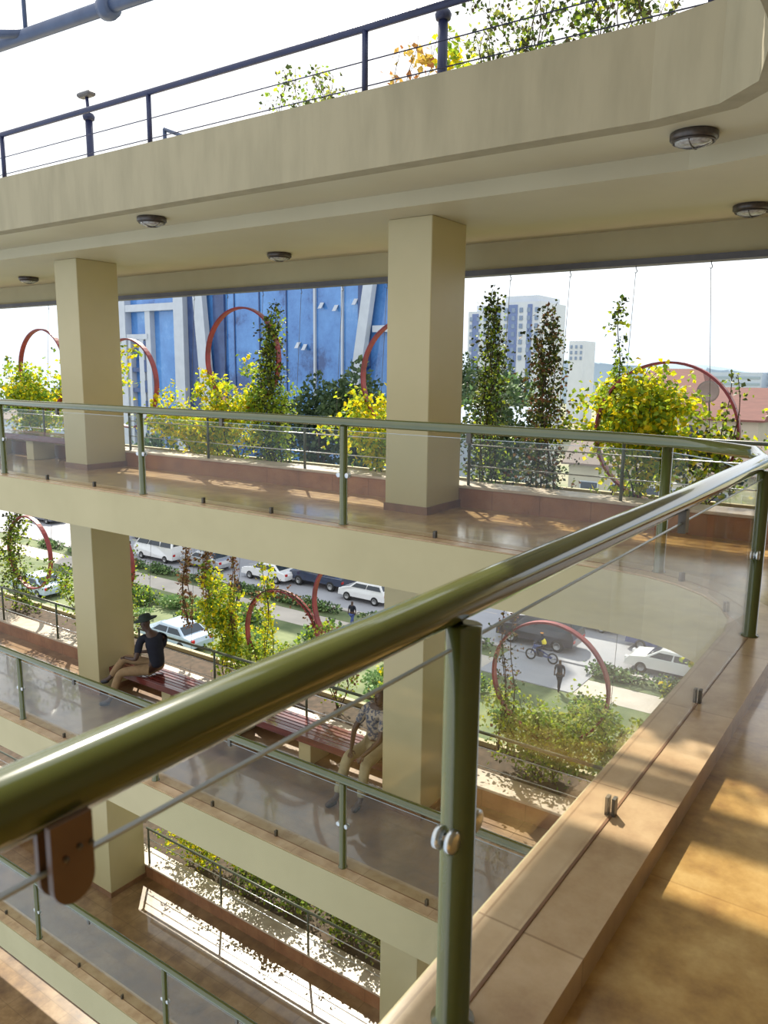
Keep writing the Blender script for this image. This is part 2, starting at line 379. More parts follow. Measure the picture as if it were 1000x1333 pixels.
# ---- railings
def resample(P, step):
    out = [P[0]]
    for a, b in zip(P, P[1:]):
        L = math.hypot(b[0]-a[0], b[1]-a[1]); n = max(1, int(L/step))
        for i in range(1, n+1): out.append((a[0]+(b[0]-a[0])*i/n, a[1]+(b[1]-a[1])*i/n))
    return out
GO = .137      # glass and posts stand this far in from the edge
def post_mesh(x, y, z, r=.040):
    return MB().lathe([(r+.012, 0), (r+.012, .006), (r, .010), (r, .975)], (x, y, z+CZ), 20)
def railing(k, label):
    z = -D*k
    t = thing('railing', label, 'railing', (-6, EY+GO, z+CZ))
    hp = [(x, y, z+1.108) for x, y in path(GO, 6)]
    if k == 0:   # sharper mitred corner where the curved rail meets the near one
        a = [(x, y, z+1.108) for x, y in [(XL, EY+GO), (-8, EY+GO), (-4, EY+GO+.01), (-2.9, EY+GO+.01), (-2.1, EY+GO+.01), (-1.5, EY+GO-.13), (-.96, 5.52), (-.81, 4.95), (-.806, 3.2), (-.82, 1.45), (-.82, .3), (-.82, YN)]]
        hp = a
    hr = MB().tube(hp, .044, 24).build('handrail', 'green', t)
    far_x = [-1.66-3.105*i for i in range(7)]
    pts = [(x, EY+GO) for x in far_x]
    if k == 0: pts += [(-.785, 4.88), (-.79, 1.43), (-.79, -1.9)]
    else: pts += [(EX+GO, 4.6), (EX+GO, 1.43)]
    for x, y in pts:
        if k and y < 2: continue
        p_ = post_mesh(x, y, z).build('post', 'green', t)
        # glass clamps either side of the post
        along = (1, 0) if abs(y-EY-GO) < .02 else (0, 1)
        for sgn in (-1, 1):
            q = (x+along[0]*sgn*.052, y+along[1]*sgn*.052, z+.585)
            c = MB()
            ax = 'y' if along[0] else 'x'
            c.lathe([(.019, -.026), (.027, -.023), (.027, -.009), (.019, -.007)], q, 18, axis=ax)
            c.lathe([(.019, .007), (.027, .009), (.027, .023), (.019, .026)], q, 18, axis=ax)
            mid = (x+along[0]*sgn*.036, y+along[1]*sgn*.036, z+.585)
            c.tube([mid, q], .009, 8)
            c.build('glass_clamp', 'steel', p_)
    # glass panes with floor clips and rail brackets
    def pane(p0, p1):
        (x0, y0), (x1, y1) = p0, p1
        d = Vector((x1-x0, y1-y0)); L = d.length; d.normalize(); nrm = Vector((-d.y, d.x))
        a = Vector(p0)+d*.055; b = Vector(p1)-d*.055; h = .0045
        poly = [tuple(a-nrm*h), tuple(b-nrm*h), tuple(b+nrm*h), tuple(a+nrm*h)]
        gp = MB().prism(poly, z+CZ+.008, z+1.022).build('glass_pane', 'glass', t)
        MB().prism(poly, z+1.022, z+1.026).build('polished_edge', 'edge', gp)
        fr = (.345, .685) if L > 1.6 else (.5,)
        for f_ in fr:
            c = Vector(p0)+d*L*f_; m_ = MB()
            for s_ in (-1, 1):
                e0 = c+nrm*s_*(h+.007)
                q = [tuple(e0-d*.014-nrm*.006), tuple(e0+d*.014-nrm*.006), tuple(e0+d*.014+nrm*.006), tuple(e0-d*.014+nrm*.006)]
                m_.prism(q, z+CZ, z+CZ+.066)
            m_.build('floor_clip', 'bracketdark', t)
    chain = [(x, EY+GO) for x in reversed(far_x)]
    if k == 0: chain2 = [(-1.22, 5.72), (-.785, 4.88), (-.79, 1.43), (-.79, -1.9)]
    else: chain2 = [(-1.22, 5.72), (EX+GO, 4.6), (EX+GO, 1.43)]
    full = chain+chain2
    for a, b in zip(full, full[1:]): pane(a, b)
    br = [(x+1.40, EY+GO, 'x') for x in far_x[1:]]
    for x, y, ax in br:
        MB().box((x-.022, y-.016, z+.985), (x+.022, y+.016, z+1.075)).build('rail_bracket', 'bracketdark', t)
    return t
r0 = railing(0, 'green handrail with glass panes wrapping the top floor edge, nearest and largest')
railing(1, 'green handrail with glass panes one floor down, in front of the bench sitters')
railing(2, 'green handrail with glass panes two floors down, crossing the bottom left corner')
# rounded bracket plate that holds the near pane under the handrail
c = MB()
def oval_plate(x0, x1, yc, zt, zb, w):
    pts = []
    for i in range(13):
        a = PI*i/12; pts.append((yc+w*math.cos(a), zb+w-w*math.sin(a)*1.0))
    prof = [(yc+w, zt)]+pts+[(yc-w, zt)]
    n = len(prof)
    return [(x0, y, z) for y, z in prof]+[(x1, y, z) for y, z in prof], [tuple(range(n-1,-1,-1)), tuple(range(n, 2*n))]+[(i, (i+1) % n, n+(i+1) % n, n+i) for i in range(n)]
for x0, x1 in ((-.800, -.792), (-.775, -.765)):
    v_, f_ = oval_plate(x0, x1, .472, 1.09, .985, .027); c.add(v_, f_)
c.build('rail_bracket', 'bracket', r0)['label'] = 'brown rounded bracket plate with screws'
s_ = MB()
for yy, zz in ((.462, 1.045), (.480, 1.052), (.495, 1.050)): s_.lathe([(.0035, 0), (.0035, .003)], (-.765, yy, zz), 10, axis='x')
s_.build('screw', 'bracketdark', r0)
c = MB(); c.box((-.80, 3.15, .985), (-.77, 3.20, 1.075)); c.build('rail_bracket', 'bracketdark', r0)

# slim balustrades standing on the planter ledges
def balustrade(xs, x0, x1, k, label):
    z = -D*k; y = 8.24
    t = thing('balustrade', label, 'railing', ((x0+x1)/2, y, z+.265), 'slim balustrades on the planter ledges')
    MB().tube([(x0, y, z+.955), (x1, y, z+.955)], .021, 12).build('top_rail', 'darkgreen', t)
    for h in (.50, .75): MB().tube([(x0, y-.0, z+h), (x1, y, z+h)], .007, 8).build('rod', 'steel', t)
    for x in xs:
        MB().tube([(x, y, z+.265), (x, y, z+.945)], .019, 10).build('post', 'darkgreen', t)
nm = ['on the top floor', 'one floor down', 'two floors down', 'on the lowest floor']
for k in range(3):
    balustrade([-17.2, -15.3, -13.4, -11.65], -17.3, XA-WX-.02, k, 'slim dark balustrade on the ledge '+nm[k]+', left of the left column')
    balustrade([-10.93, -9.06, -7.13, -5.3], XA+.02, XBc-WX-.02, k, 'slim dark balustrade on the ledge '+nm[k]+', between the two columns')
    balustrade([-4.55, -2.7, -.82, 1.1, 3.0], XBc+.02, XR-.02, k, 'slim dark balustrade on the ledge '+nm[k]+', right of the middle column')

# ---- ceiling lamps
def ceiling_lamp(x, y, z, label):
    t = thing('ceiling_lamp', label, 'lamp', (x, y, z), 'round bulkhead lamps under the roof')
    MB().lathe([(.165, 0), (.175, -.01), (.175, -.05), (.150, -.062)], (x, y, z), 28).build('housing', 'lampmetal', t)
    MB().lathe([(.148, -.055), (.13, -.085), (.08, -.102), (.02, -.107)], (x, y, z), 28).build('lens', 'lampglass', t)
    m_ = MB()
    m_.tube([(x+.15*math.cos(a), y+.15*math.sin(a), z-.066) for a in [2*PI*i/24 for i in range(25)]], .009, 6, cap=False)
    for a in (0, PI/2): m_.tube([(x+.15*math.cos(a)*q, y+.15*math.sin(a)*q, z-.068-.045*(1-q*q)) for q in [i/6-1 for i in range(13)]], .006, 6)
    m_.build('guard', 'lampmetal', t)
ceiling_lamp(-1.75, 6.5, 3.39, 'round ceiling lamp under the roof edge, large at upper right')
ceiling_lamp(-8.02, 6.5, 3.39, 'round ceiling lamp under the roof edge, between the two columns')
ceiling_lamp(-1.74, 8.7, 3.24, 'round ceiling lamp near the planter beam at the right picture edge')
ceiling_lamp(-7.98, 8.7, 3.24, 'round ceiling lamp near the planter beam, between the two columns')
ceiling_lamp(-14.1, 8.55, 3.24, 'round ceiling lamp near the planter beam, left of the left column')

# ---- benches
def bench(x0, x1, k, label, supports):
    z = -D*k; y0, y1 = 7.62, 8.14
    t = thing('bench', label, 'bench', ((x0+x1)/2, (y0+y1)/2, z))
    n = 6; w = (y1-y0-.035)/n
    for i in range(n):
        MB().bbox((x0, y0+.035+i*w, z+.415), (x1, y0+.035+(i+1)*w-.014, z+.45), .004).build('slat', 'wood', t)
    MB().bbox((x0, y0, z+.345), (x1, y0+.034, z+.45), .004).build('front_board', 'wood', t)
    MB().box((x0+.02, y1-.03, z+.345), (x1-.02, y1-.001, z+.415)).build('back_board', 'wood', t)
    for x in supports:
        MB().bbox((x-.11, y0+.07, z), (x+.11, y1-.04, z+.415), .008).build('support', 'column', t)
bench(-10.95, -5.25, 1, 'long dark red slatted bench between the columns, one floor down', [-9.6, -8.15, -6.7])
bench(-17.2, -11.62, 0, 'slatted bench on pale blocks at the left edge of the top floor', [-16, -14.4, -13.0])
bench(-17.2, -11.62, 2, 'slatted bench glinting left of the column, two floors down', [-16, -14.4, -12.8])

# ------------------------------------------------------------------ hoops, wires, climbers
HY = 9.15
def hoop(x, z, label, r=.79, y=HY):
    m_ = MB(); n = 56; vs = []; fs = []
    for i in range(n):
        a = 2*PI*i/n
        for rr, dy in ((r-.014, -.045), (r+.014, -.045), (r+.014, .045), (r-.014, .045)):
            vs.append((x+rr*math.cos(a), y+dy, z+rr*math.sin(a)))
    for i in range(n):
        for j in range(4): fs.append((4*i+j, 4*i+(j+1)%4, 4*((i+1)%n)+(j+1)%4, 4*((i+1)%n)+j))
    m_.add(vs, fs, 0, False)
    o = m_.build('hoop', 'red', origin=(x, y, z))
    # a short hanging loop and wire up to the beam
    return tag(o, label, 'hoop', 'red metal hoops hung among the climbers')
H = [
 (-14.8, 1.55, 'red hoop left of the left column on the top floor, against white sky'),
 (-12.12, 1.33, 'red hoop half hidden behind the left column on the top floor'),
 (-9.22, 1.77, 'red hoop framing the blue tower, with a dark climber at its right rim'),
 (-6.02, 1.52, 'red hoop half hidden behind the middle column on the top floor'),
 (-2.55, .94, 'red hoop above the yellow climber in front of the red-roofed house'),
 (-15.75, -2.33, 'red hoop at the left picture edge, one floor down'),
 (-13.03, -2.1, 'red hoop hidden but for a sliver beside the column near the seated man'),
 (-8.43, -2.72, 'red hoop above the bench, with a dry vine over its top'),
 (-6.95, -1.95, 'red hoop partly cut by the slab edge, in front of the parked cars'),
 (-3.78, -2.34, 'dark red hoop seen through the near glass, ringing the charcoal car'),
]
for x, z, lb in H: hoop(x, z, lb)

wire_n = 0
def wire(x, ztop, zbot, label, lean=0, y=9.42):
    t = thing('hanging_wire', label, 'wire', (x, y, ztop), 'thin plant wires hung from the beams')
    MB().tube([(x, y, ztop), (x, y, ztop-.03), (x+.012, y, ztop-.045), (x+.014, y, ztop-.065), (x, y, ztop-.08), (x-.010, y, ztop-.07)], .005, 6).build('hook', 'wire', t)
    MB().tube([(x, y, ztop-.075), (x+lean*.5, y-.1, (ztop+zbot)/2), (x+lean, y-.2, zbot)], .0035, 5).build('cable', 'wire', t)
places = {-14.9: 'at the far left', -10.6: 'just right of the left column', -9.8: 'second right of the left column', -9.0: 'above the hoop that frames the blue tower',
 -8.2: 'over the dark climber by the blue tower', -7.4: 'before the blank middle of the blue tower', -6.6: 'before the right part of the blue tower', -5.8: 'next to the middle column on its left',
 -4.68: 'first right of the middle column', -3.88: 'second right of the middle column', -3.08: 'above the thin green shoot', -2.25: 'slanting down past the red-roofed house'}
for x, pl in places.items():
    wire(x, 2.83, .2, 'thin steel plant wire on the top floor, '+pl, .22 if x == -2.25 else .0)
for x, pl in {-15.2: 'at the left picture edge', -11.95: 'left of the seated man', -10.75: 'behind the seated man', -10.2: 'holding the first dry vine', -9.6: 'holding the second dry vine', -6.3: 'beside the middle column', -3.0: 'seen through the near glass'}.items():
    wire(x, -.96, -3.5, 'thin steel plant wire one floor down, '+pl)

def jit(r, s): return Vector((r.uniform(-s, s), r.uniform(-s, s), r.uniform(-s, s)))
def climber(name, label, x, z0, z1, w, n, mats, y=9.12, seed=1, size=.05, shape='col', cat='climbing plant', stems=3, lean=0, group=None, stemr=.010):
    """stems twist upward from the soil; leaves sit in small sprays along them"""
    r = random.Random(seed); t = thing(name, label, cat, (x, y, z0), group)
    sm = MB(); paths = []
    H_ = z1-z0
    for s_ in range(stems):
        ph = r.uniform(0, 6.28); P = []; amp = w*.35
        n_ = 12; sx = r.uniform(-w, w)*(.5 if shape == 'col' else 1); sy = r.uniform(-.22, .22); top = r.uniform(.72, 1) if s_ else 1
        for i in range(n_+1):
            q = i/n_*top
            spread = {'col': (1-q*.75), 'bush': (.35+q*1.0), 'fan': (.25+q*1.2), 'thin': .35}[shape]
            P.append((x+lean*q+sx*spread+amp*.4*math.sin(ph+q*9), y+sy*spread+.05*math.cos(ph+q*8), z0+H_*q))
        paths.append(P); sm.tube(P, [stemr*(1-.6*i/n_) for i in range(n_+1)], 6)
        if shape in ('bush', 'fan'):
            for b_ in range(5):
                i = r.randint(3, n_-1); p0 = Vector(P[i]); d = Vector((r.uniform(-1, 1)*w*.9, r.uniform(-.25, .25), r.uniform(.0, .45)*H_*.5))
                Q = [p0, p0+d*.35+Vector((0,0,.05)), p0+d*.7+Vector((0,0,.06)), p0+d]
                paths.append([tuple(q_) for q_ in Q]); sm.tube(Q, [stemr*.5, stemr*.4, stemr*.35, stemr*.2], 5)
    sm.build('stem', 'stem', t)
    lf = MB()
    for i in range(int(n*{'col': 1.9, 'bush': 2.9, 'fan': 2.2, 'thin': 1.5}[shape])):
        P = paths[r.randrange(len(paths))]; q = r.random()*(len(P)-1); a = int(min(q, len(P)-2)); fq = q-a
        p = Vector(P[a]).lerp(Vector(P[a+1]), fq)
        rel = (p.z-z0)/H_
        rad = w*{'col': .55*(1.05-rel*.75), 'bush': .22, 'fan': .16, 'thin': .35}[shape]
        p = p+Vector((r.gauss(0, rad), r.gauss(0, min(rad, .13)), r.gauss(0, rad*.6)))
        for _ in range(3):
            d = Vector((r.uniform(-1, 1), r.uniform(-1, 1), r.uniform(-1.1, .5)))
            pp = p+jit(r, size*.8); pp.y = min(9.36, max(8.66, pp.y)) if y > 9 else pp.y
            d.y = -abs(d.y) if pp.y > 9.3 and y > 9 else d.y
            lf.leaf(pp, d, size*r.uniform(.6, 1.25), r, r.choice(range(len(mats))), r.uniform(.28, .48))
    lf.build('foliage', mats, t)
    return t
# top floor, left bay
climber('climbing_plant', 'bright yellow leafy climber left of the left column, top floor', -13.4, .1, 1.85, .75, 420, ['yellow', 'yellow', 'lime'], seed=2, size=.085, shape='bush', stems=6)
climber('climbing_plant', 'yellow-green climber at the left picture edge, top floor', -15.2, .1, 1.55, .8, 420, ['yellow', 'lime', 'lime'], seed=3, size=.085, shape='bush', stems=6)
# middle bay
climber('climbing_plant', 'yellow climber spilling right of the left column, top floor', -10.1, .1, 1.05, .75, 460, ['yellow', 'yellow', 'lime'], seed=4, size=.075, shape='bush', stems=6)
climber('climbing_plant', 'spray of yellow leaves across the hoop before the blue tower', -9.2, .1, 1.55, .55, 330, ['yellow', 'yellow', 'lime'], seed=5, size=.075, shape='fan', stems=5)
climber('climbing_vine', 'dark leafy climber up a wire in front of the blue tower', -8.55, .1, 2.62, .30, 620, ['dark', 'dark', 'lime'], seed=6, size=.06, stems=5, cat='climbing plant')
climber('climbing_plant', 'lime green tuft at the waist of the dark climber before the blue tower', -8.5, .1, 1.55, .32, 120, ['lime'], seed=7, size=.075, shape='bush', stems=3)
climber('climbing_plant', 'low yellow climber just left of the middle column, top floor', -6.35, .1, 1.35, .62, 420, ['yellow', 'yellow', 'lime'], seed=8, size=.075, shape='bush', stems=6)
# right bay
climber('climbing_vine', 'tall dark vine next to the middle column, against the white flats', -4.72, .1, 2.62, .26, 520, ['dark', 'dark', 'dark', 'lime'], seed=9, size=.055, stems=5)
climber('climbing_vine', 'tall dark vine second right of the middle column, against the white flats', -4.02, .1, 2.42, .30, 560, ['dark', 'dark', 'dark', 'brown'], seed=10, size=.055, stems=5)
climber('climbing_vine', 'thin green shoot rising alone into the white sky', -3.15, .9, 2.42, .12, 80, ['dark', 'lime'], seed=11, size=.055, shape='thin', stems=1)
climber('climbing_plant', 'broad yellow-green climber under the arch of the right hoop', -3.0, .1, 1.68, .62, 640, ['yellow', 'yellow', 'lime', 'lime'], seed=12, size=.075, shape='bush', stems=7)
climber('climbing_plant', 'green climber low between the dark vines and the yellow one', -2.2, .1, 1.1, .5, 170, ['lime', 'dark', 'yellow'], seed=13, size=.065, shape='bush', stems=4)
climber('climbing_plant', 'brown and yellow climber at the right picture edge, top floor', -1.0, .1, 1.55, .42, 260, ['brown', 'lime', 'yellow'], seed=14, size=.065, shape='fan', stems=4)
climber('climbing_vine', 'sparse leafy vine twined on the right side of the right hoop', -1.85, .1, 1.65, .18, 60, ['dark', 'lime'], seed=15, size=.06, shape='thin', stems=2)
# one floor down
z1 = -D+.1
climber('climbing_vine', 'dark tangled vine at the left picture edge, one floor down', -16.2, z1, -1.1, .45, 380, ['dark', 'lime'], seed=20, size=.07, stems=4)
climber('climbing_vine', 'dark hanging vine left of the column beside the seated man', -12.5, z1, -1.1, .28, 260, ['dark', 'brown', 'lime'], seed=21, size=.065, stems=4)
climber('climbing_plant', 'yellow-green leafy plant low left of the column beside the seated man', -13.4, z1, -2.3, .9, 330, ['lime', 'lime', 'dark'], seed=22, size=.07, shape='bush', stems=5)
climber('climbing_vine', 'first dry brown vine behind the seated man', -10.72, -2.95, -.95, .10, 130, ['brown'], seed=23, size=.06, shape='thin', stems=3)
climber('climbing_vine', 'second dry brown vine behind the seated man', -10.15, -2.9, -.95, .11, 130, ['brown'], seed=24, size=.06, shape='thin', stems=3)
climber('climbing_vine', 'third, thinner dry brown vine right of the seated man', -9.6, -2.9, -.95, .08, 90, ['brown'], seed=25, size=.05, shape='thin', stems=2)
climber('climbing_plant', 'yellow-green climber rising behind the bench, left of the hoops', -9.55, z1, -1.9, .42, 330, ['lime', 'lime', 'yellow'], seed=26, size=.07, shape='bush', stems=5)
climber('climbing_plant', 'pale green plant behind the middle of the bench', -8.85, z1, -2.9, .4, 150, ['lime', 'grassy'], seed=36, size=.07, shape='bush', stems=4)
climber('climbing_vine', 'yellow-green vine running up the wire beside the bench hoops', -8.75, z1, -1.3, .16, 190, ['lime', 'yellow'], seed=27, size=.065, shape='thin', stems=3)
climber('climbing_plant', 'lime climber on the foot of the hoop cut by the slab edge', -7.25, z1, -2.35, .3, 150, ['lime', 'brown'], seed=28, size=.06, shape='bush', stems=4)
climber('climbing_plant', 'yellow-green leaves beside the person in khaki trousers', -6.1, z1, -2.55, .4, 230, ['yellow', 'lime'], seed=29, size=.07, shape='bush', stems=4)
climber('climbing_vine', 'sparse vine trailing from the hoop seen through the near glass', -4.35, -3.5, -1.3, .2, 110, ['dark', 'brown'], seed=30, size=.05, shape='thin', stems=3)
climber('climbing_plant', 'pale feathery plant filling the foot of the hoop behind the near glass', -3.75, z1, -2.5, .62, 560, ['grassy', 'grassy', 'lime'], seed=31, size=.06, shape='bush', stems=8)
climber('climbing_plant', 'pale feathery plant beside the near curb, one floor down', -2.7, z1, -2.4, .5, 300, ['grassy', 'lime'], seed=32, size=.06, shape='bush', stems=6)
climber('climbing_plant', 'yellow-green sprig in front of the parked white saloon', -2.05, z1, -1.75, .3, 110, ['yellow', 'lime'], seed=33, size=.06, shape='fan', stems=3)
# dry vine over the top of a hoop
t = thing('climbing_vine', 'dry brown vine draped over the top of the bench hoop', 'climbing plant', (-8.43, 9.15, -1.93))
m_ = MB(); hp = [(-8.43+.82*math.cos(a), 9.12, -2.72+.82*math.sin(a)) for a in [PI*.85-PI*.7*i/16 for i in range(17)]]
m_.tube(hp, .012, 6); m_.build('stem', 'stem', t)
lf = MB(); rr = random.Random(5)
for i in range(170):
    p = Vector(hp[rr.randrange(17)])+Vector((rr.gauss(0, .06), rr.gauss(0, .05), rr.gauss(-.02, .06))); lf.leaf(p, Vector((rr.uniform(-1, 1), rr.uniform(-1, 1), rr.uniform(-1, .4))), .06, rr)
lf.build('foliage', 'brown', t)
# two floors down
z2 = -2*D+.1
for i, (x, lb, mt, n) in enumerate([(-10.2, 'bright lime plant right of the lower column, two floors down', ['lime', 'yellow'], 260),
     (-9.0, 'second planter shrub right of the lower column, two floors down', ['lime', 'dark'], 240), (-7.9, 'third planter shrub right of the lower column, two floors down', ['dark', 'lime'], 240),
     (-6.9, 'fourth planter shrub right of the lower column, two floors down', ['dark', 'lime'], 230), (-6.0, 'last planter shrub before the column by the near post, two floors down', ['dark', 'grassy'], 200),
     (-12.9, 'pale planter shrub at the left picture edge, two floors down', ['grassy', 'dark'], 240), (-14.4, 'darker planter shrub at the left picture edge, two floors down', ['dark', 'grassy'], 240)]):
    climber('planter_shrub', lb, x, z2, z2+.95, .6, n, y=8.95, mats= mt, seed=50+i, size=.07, shape='bush', stems=5, cat='shrub')

# ------------------------------------------------------------------ roof terrace
t = thing('terrace_railing', 'navy railing with two wires on the roof edge', 'railing', (-6, 6.14, ZR1))
MB().tube([(XL, 6.14, 4.61), (-10.53, 6.14, 4.61), (-7.55, 6.14, 4.60), (-4.57, 6.14, 4.60), (-1.6, 6.14, 4.62)], .032, 16).build('handrail', 'navy', t)
for x in (-16.5, -13.52, -10.53, -7.55, -4.57, -1.6):
    MB().tube([(x, 6.14, ZR1-.0), (x, 6.14, 4.6)], .028, 14).build('post', 'navy', t)
for h in (4.12, 4.33):
    MB().tube([(XL, 6.14, h), (-1.6, 6.14, h)], .0055, 6).build('wire', 'navy', t)
def bollard(x, label, head):
    t = thing('bollard_light', label, 'lamp', (x, 6.5, 3.75), None)
    MB().lathe([(.045, 0), (.045, .90)], (x, 6.5, 3.75), 16).build('pole', 'navy', t)
    MB().lathe([(.045, .90), (.065, .91), (.075, .95), (.06, .98), (.04, 1.0)], (x, 6.5, 3.75), 18).build('cap', 'navy', t)
    if head:
        MB().bbox((x-.16, 6.44, 4.93), (x+.10, 6.56, 4.99), .02).build('lamp_head', 'lintel', t)
        MB().tube([(x, 6.5, 4.74), (x-.02, 6.5, 4.94)], .02, 10).build('neck', 'navy', t)
bollard(-9.15, 'navy lamp post with a flat grey head behind the roof railing, at left', True)
bollard(-3.98, 'thick navy post with a round cap among the roof plants', False)
# rooflight and antenna far back on the terrace
t = thing('rooflight', 'small grey triangular rooflight frame beyond the roof railing', 'rooflight', (-9.3, 8.2, 3.75))
m_ = MB()
m_.tube([(-9.75, 8.2, 3.75), (-9.75, 8.2, 5.05)], .03, 8); m_.tube([(-9.75, 8.2, 5.05), (-9.05, 8.2, 4.78), (-8.4, 8.2, 4.72)], .03, 8); m_.tube([(-9.05, 8.2, 4.78), (-9.05, 8.2, 3.75)], .03, 8)
m_.build('frame', 'truss', t)
MB().box((-11.3, 8.15, 4.66), (-8.4, 8.25, 4.72)).build('rail', 'truss', t)
tag(MB().tube([(-11.0, 8.6, 3.75), (-11.0, 8.6, 5.02)], .012, 6).build('antenna', 'truss', origin=(-11.0, 8.6, 3.75)), 'thin grey antenna beyond the roof railing', 'antenna')
# roof plants
RY = 6.75
def roof_plant(lb, x, w, h, n, mats, seed, shape='fan', size=.045, stems=5):
    climber('roof_plant', lb, x, 3.78, 3.78+h, w, int(n*.6), mats, y=RY, seed=seed, size=size, shape=shape, cat='plant', stems=stems, stemr=.006)
roof_plant('sparse leafy shrub above the roof edge, left of the navy railing post', -5.95, .33, .98, 150, ['dark', 'lime'], 70, size=.05)
roof_plant('low grey-green shrub right beside the navy railing post', -5.45, .25, .70, 80, ['dark', 'grassy'], 71, size=.05)
roof_plant('orange-leaved plant beside the thick navy post', -4.5, .18, .98, 45, ['croton'], 72, size=.085, stems=3)
roof_plant('spiky yellow-green plant at the foot of the thick navy post', -3.95, .14, .78, 70, ['lime', 'yellow'], 73, size=.08, stems=3)
roof_plant('trailing roof shrub just right of the thick navy post', -3.6, .30, .95, 170, ['dark', 'grassy'], 74, size=.045)
roof_plant('tall dense roof shrub against the sky, right of centre', -3.1, .38, 1.45, 330, ['dark', 'dark', 'lime'], 75, size=.05, stems=6)
roof_plant('airy roof shrub against the sky, second from the bright corner', -2.6, .36, 1.35, 260, ['dark', 'lime'], 76, size=.05)
roof_plant('airy roof shrub next to the bright corner of the parapet', -2.15, .25, 1.05, 100, ['dark', 'grassy'], 77, size=.045)
# steel truss above the atrium
t = thing('roof_truss', 'blue-grey tubular steel truss high in the top left corner', 'truss', (-10, 6.7, 6))
MB().tube([(-24, 6.25, 6.02), (-11.29, 6.62, 6.0), (-8.65, 6.76, 6.0), (-2, 7.1, 5.98)], .085, 18).build('chord', 'truss', t)
MB().tube([(-11.6, 6.0, 6.0), (-10.62, 6.66, 6.02)], .055, 12).build('diagonal', 'truss', t)
MB().tube([(-10.66, 6.66, 6.0), (-10.75, 6.7, 7.6)], .028, 10).build('hanger', 'truss', t)
MB().lathe([(.085, -.10), (.13, -.09), (.145, -.02), (.145, .02), (.13, .09), (.085, .10)], (-8.98, 6.74, 5.99), 20, axis='x').build('joint', 'truss', t)

# ------------------------------------------------------------------ people
F = -D
def shoe(parent, heel, toe, z, name='shoe', mat='shoe'):
    hv = Vector((*heel, z+.035)); tv = Vector((*toe, z+.03))
    skin(name, mat, parent, [(hv, (.042, .045)), (hv.lerp(tv, .5), (.045, .038)), (tv, (.043, .028))], [(0, 1), (1, 2)])
def hand(P, E, w, elbow_dir, curl=.5, s=1):
    """adds palm and five fingers to the point/edge lists"""
    w = Vector(w); d = Vector(elbow_dir).normalized(); side = d.cross(Vector((0,0,1))).normalized(); dn = side.cross(d).normalized()
    if dn.z > 0: dn = -dn
    i0 = len(P)-1
    P.append((w+d*.05*s, (.030*s, .017*s))); E.append((i0, len(P)-1)); pi = len(P)-1
    for k, (o, L) in enumerate(((-.027, .055), (-.009, .065), (.010, .062), (.027, .048))):
        b = w+d*.085*s+side*o*s; P.append((b, .0095*s)); E.append((pi, len(P)-1))
        P.append((b+(d*(1-curl*.4)+dn*curl*.6)*L*.55*s, .0085*s)); E.append((len(P)-2, len(P)-1))
        P.append((b+(d*(1-curl)+dn*curl*1.2)*L*s, .007*s)); E.append((len(P)-2, len(P)-1))
    b = w+d*.035*s-side*.038*s; P.append((b, .0105*s)); E.append((pi, len(P)-1))
    P.append((b+(d*.8-side*.4+dn*.3)*.05*s, .008*s)); E.append((len(P)-2, len(P)-1))
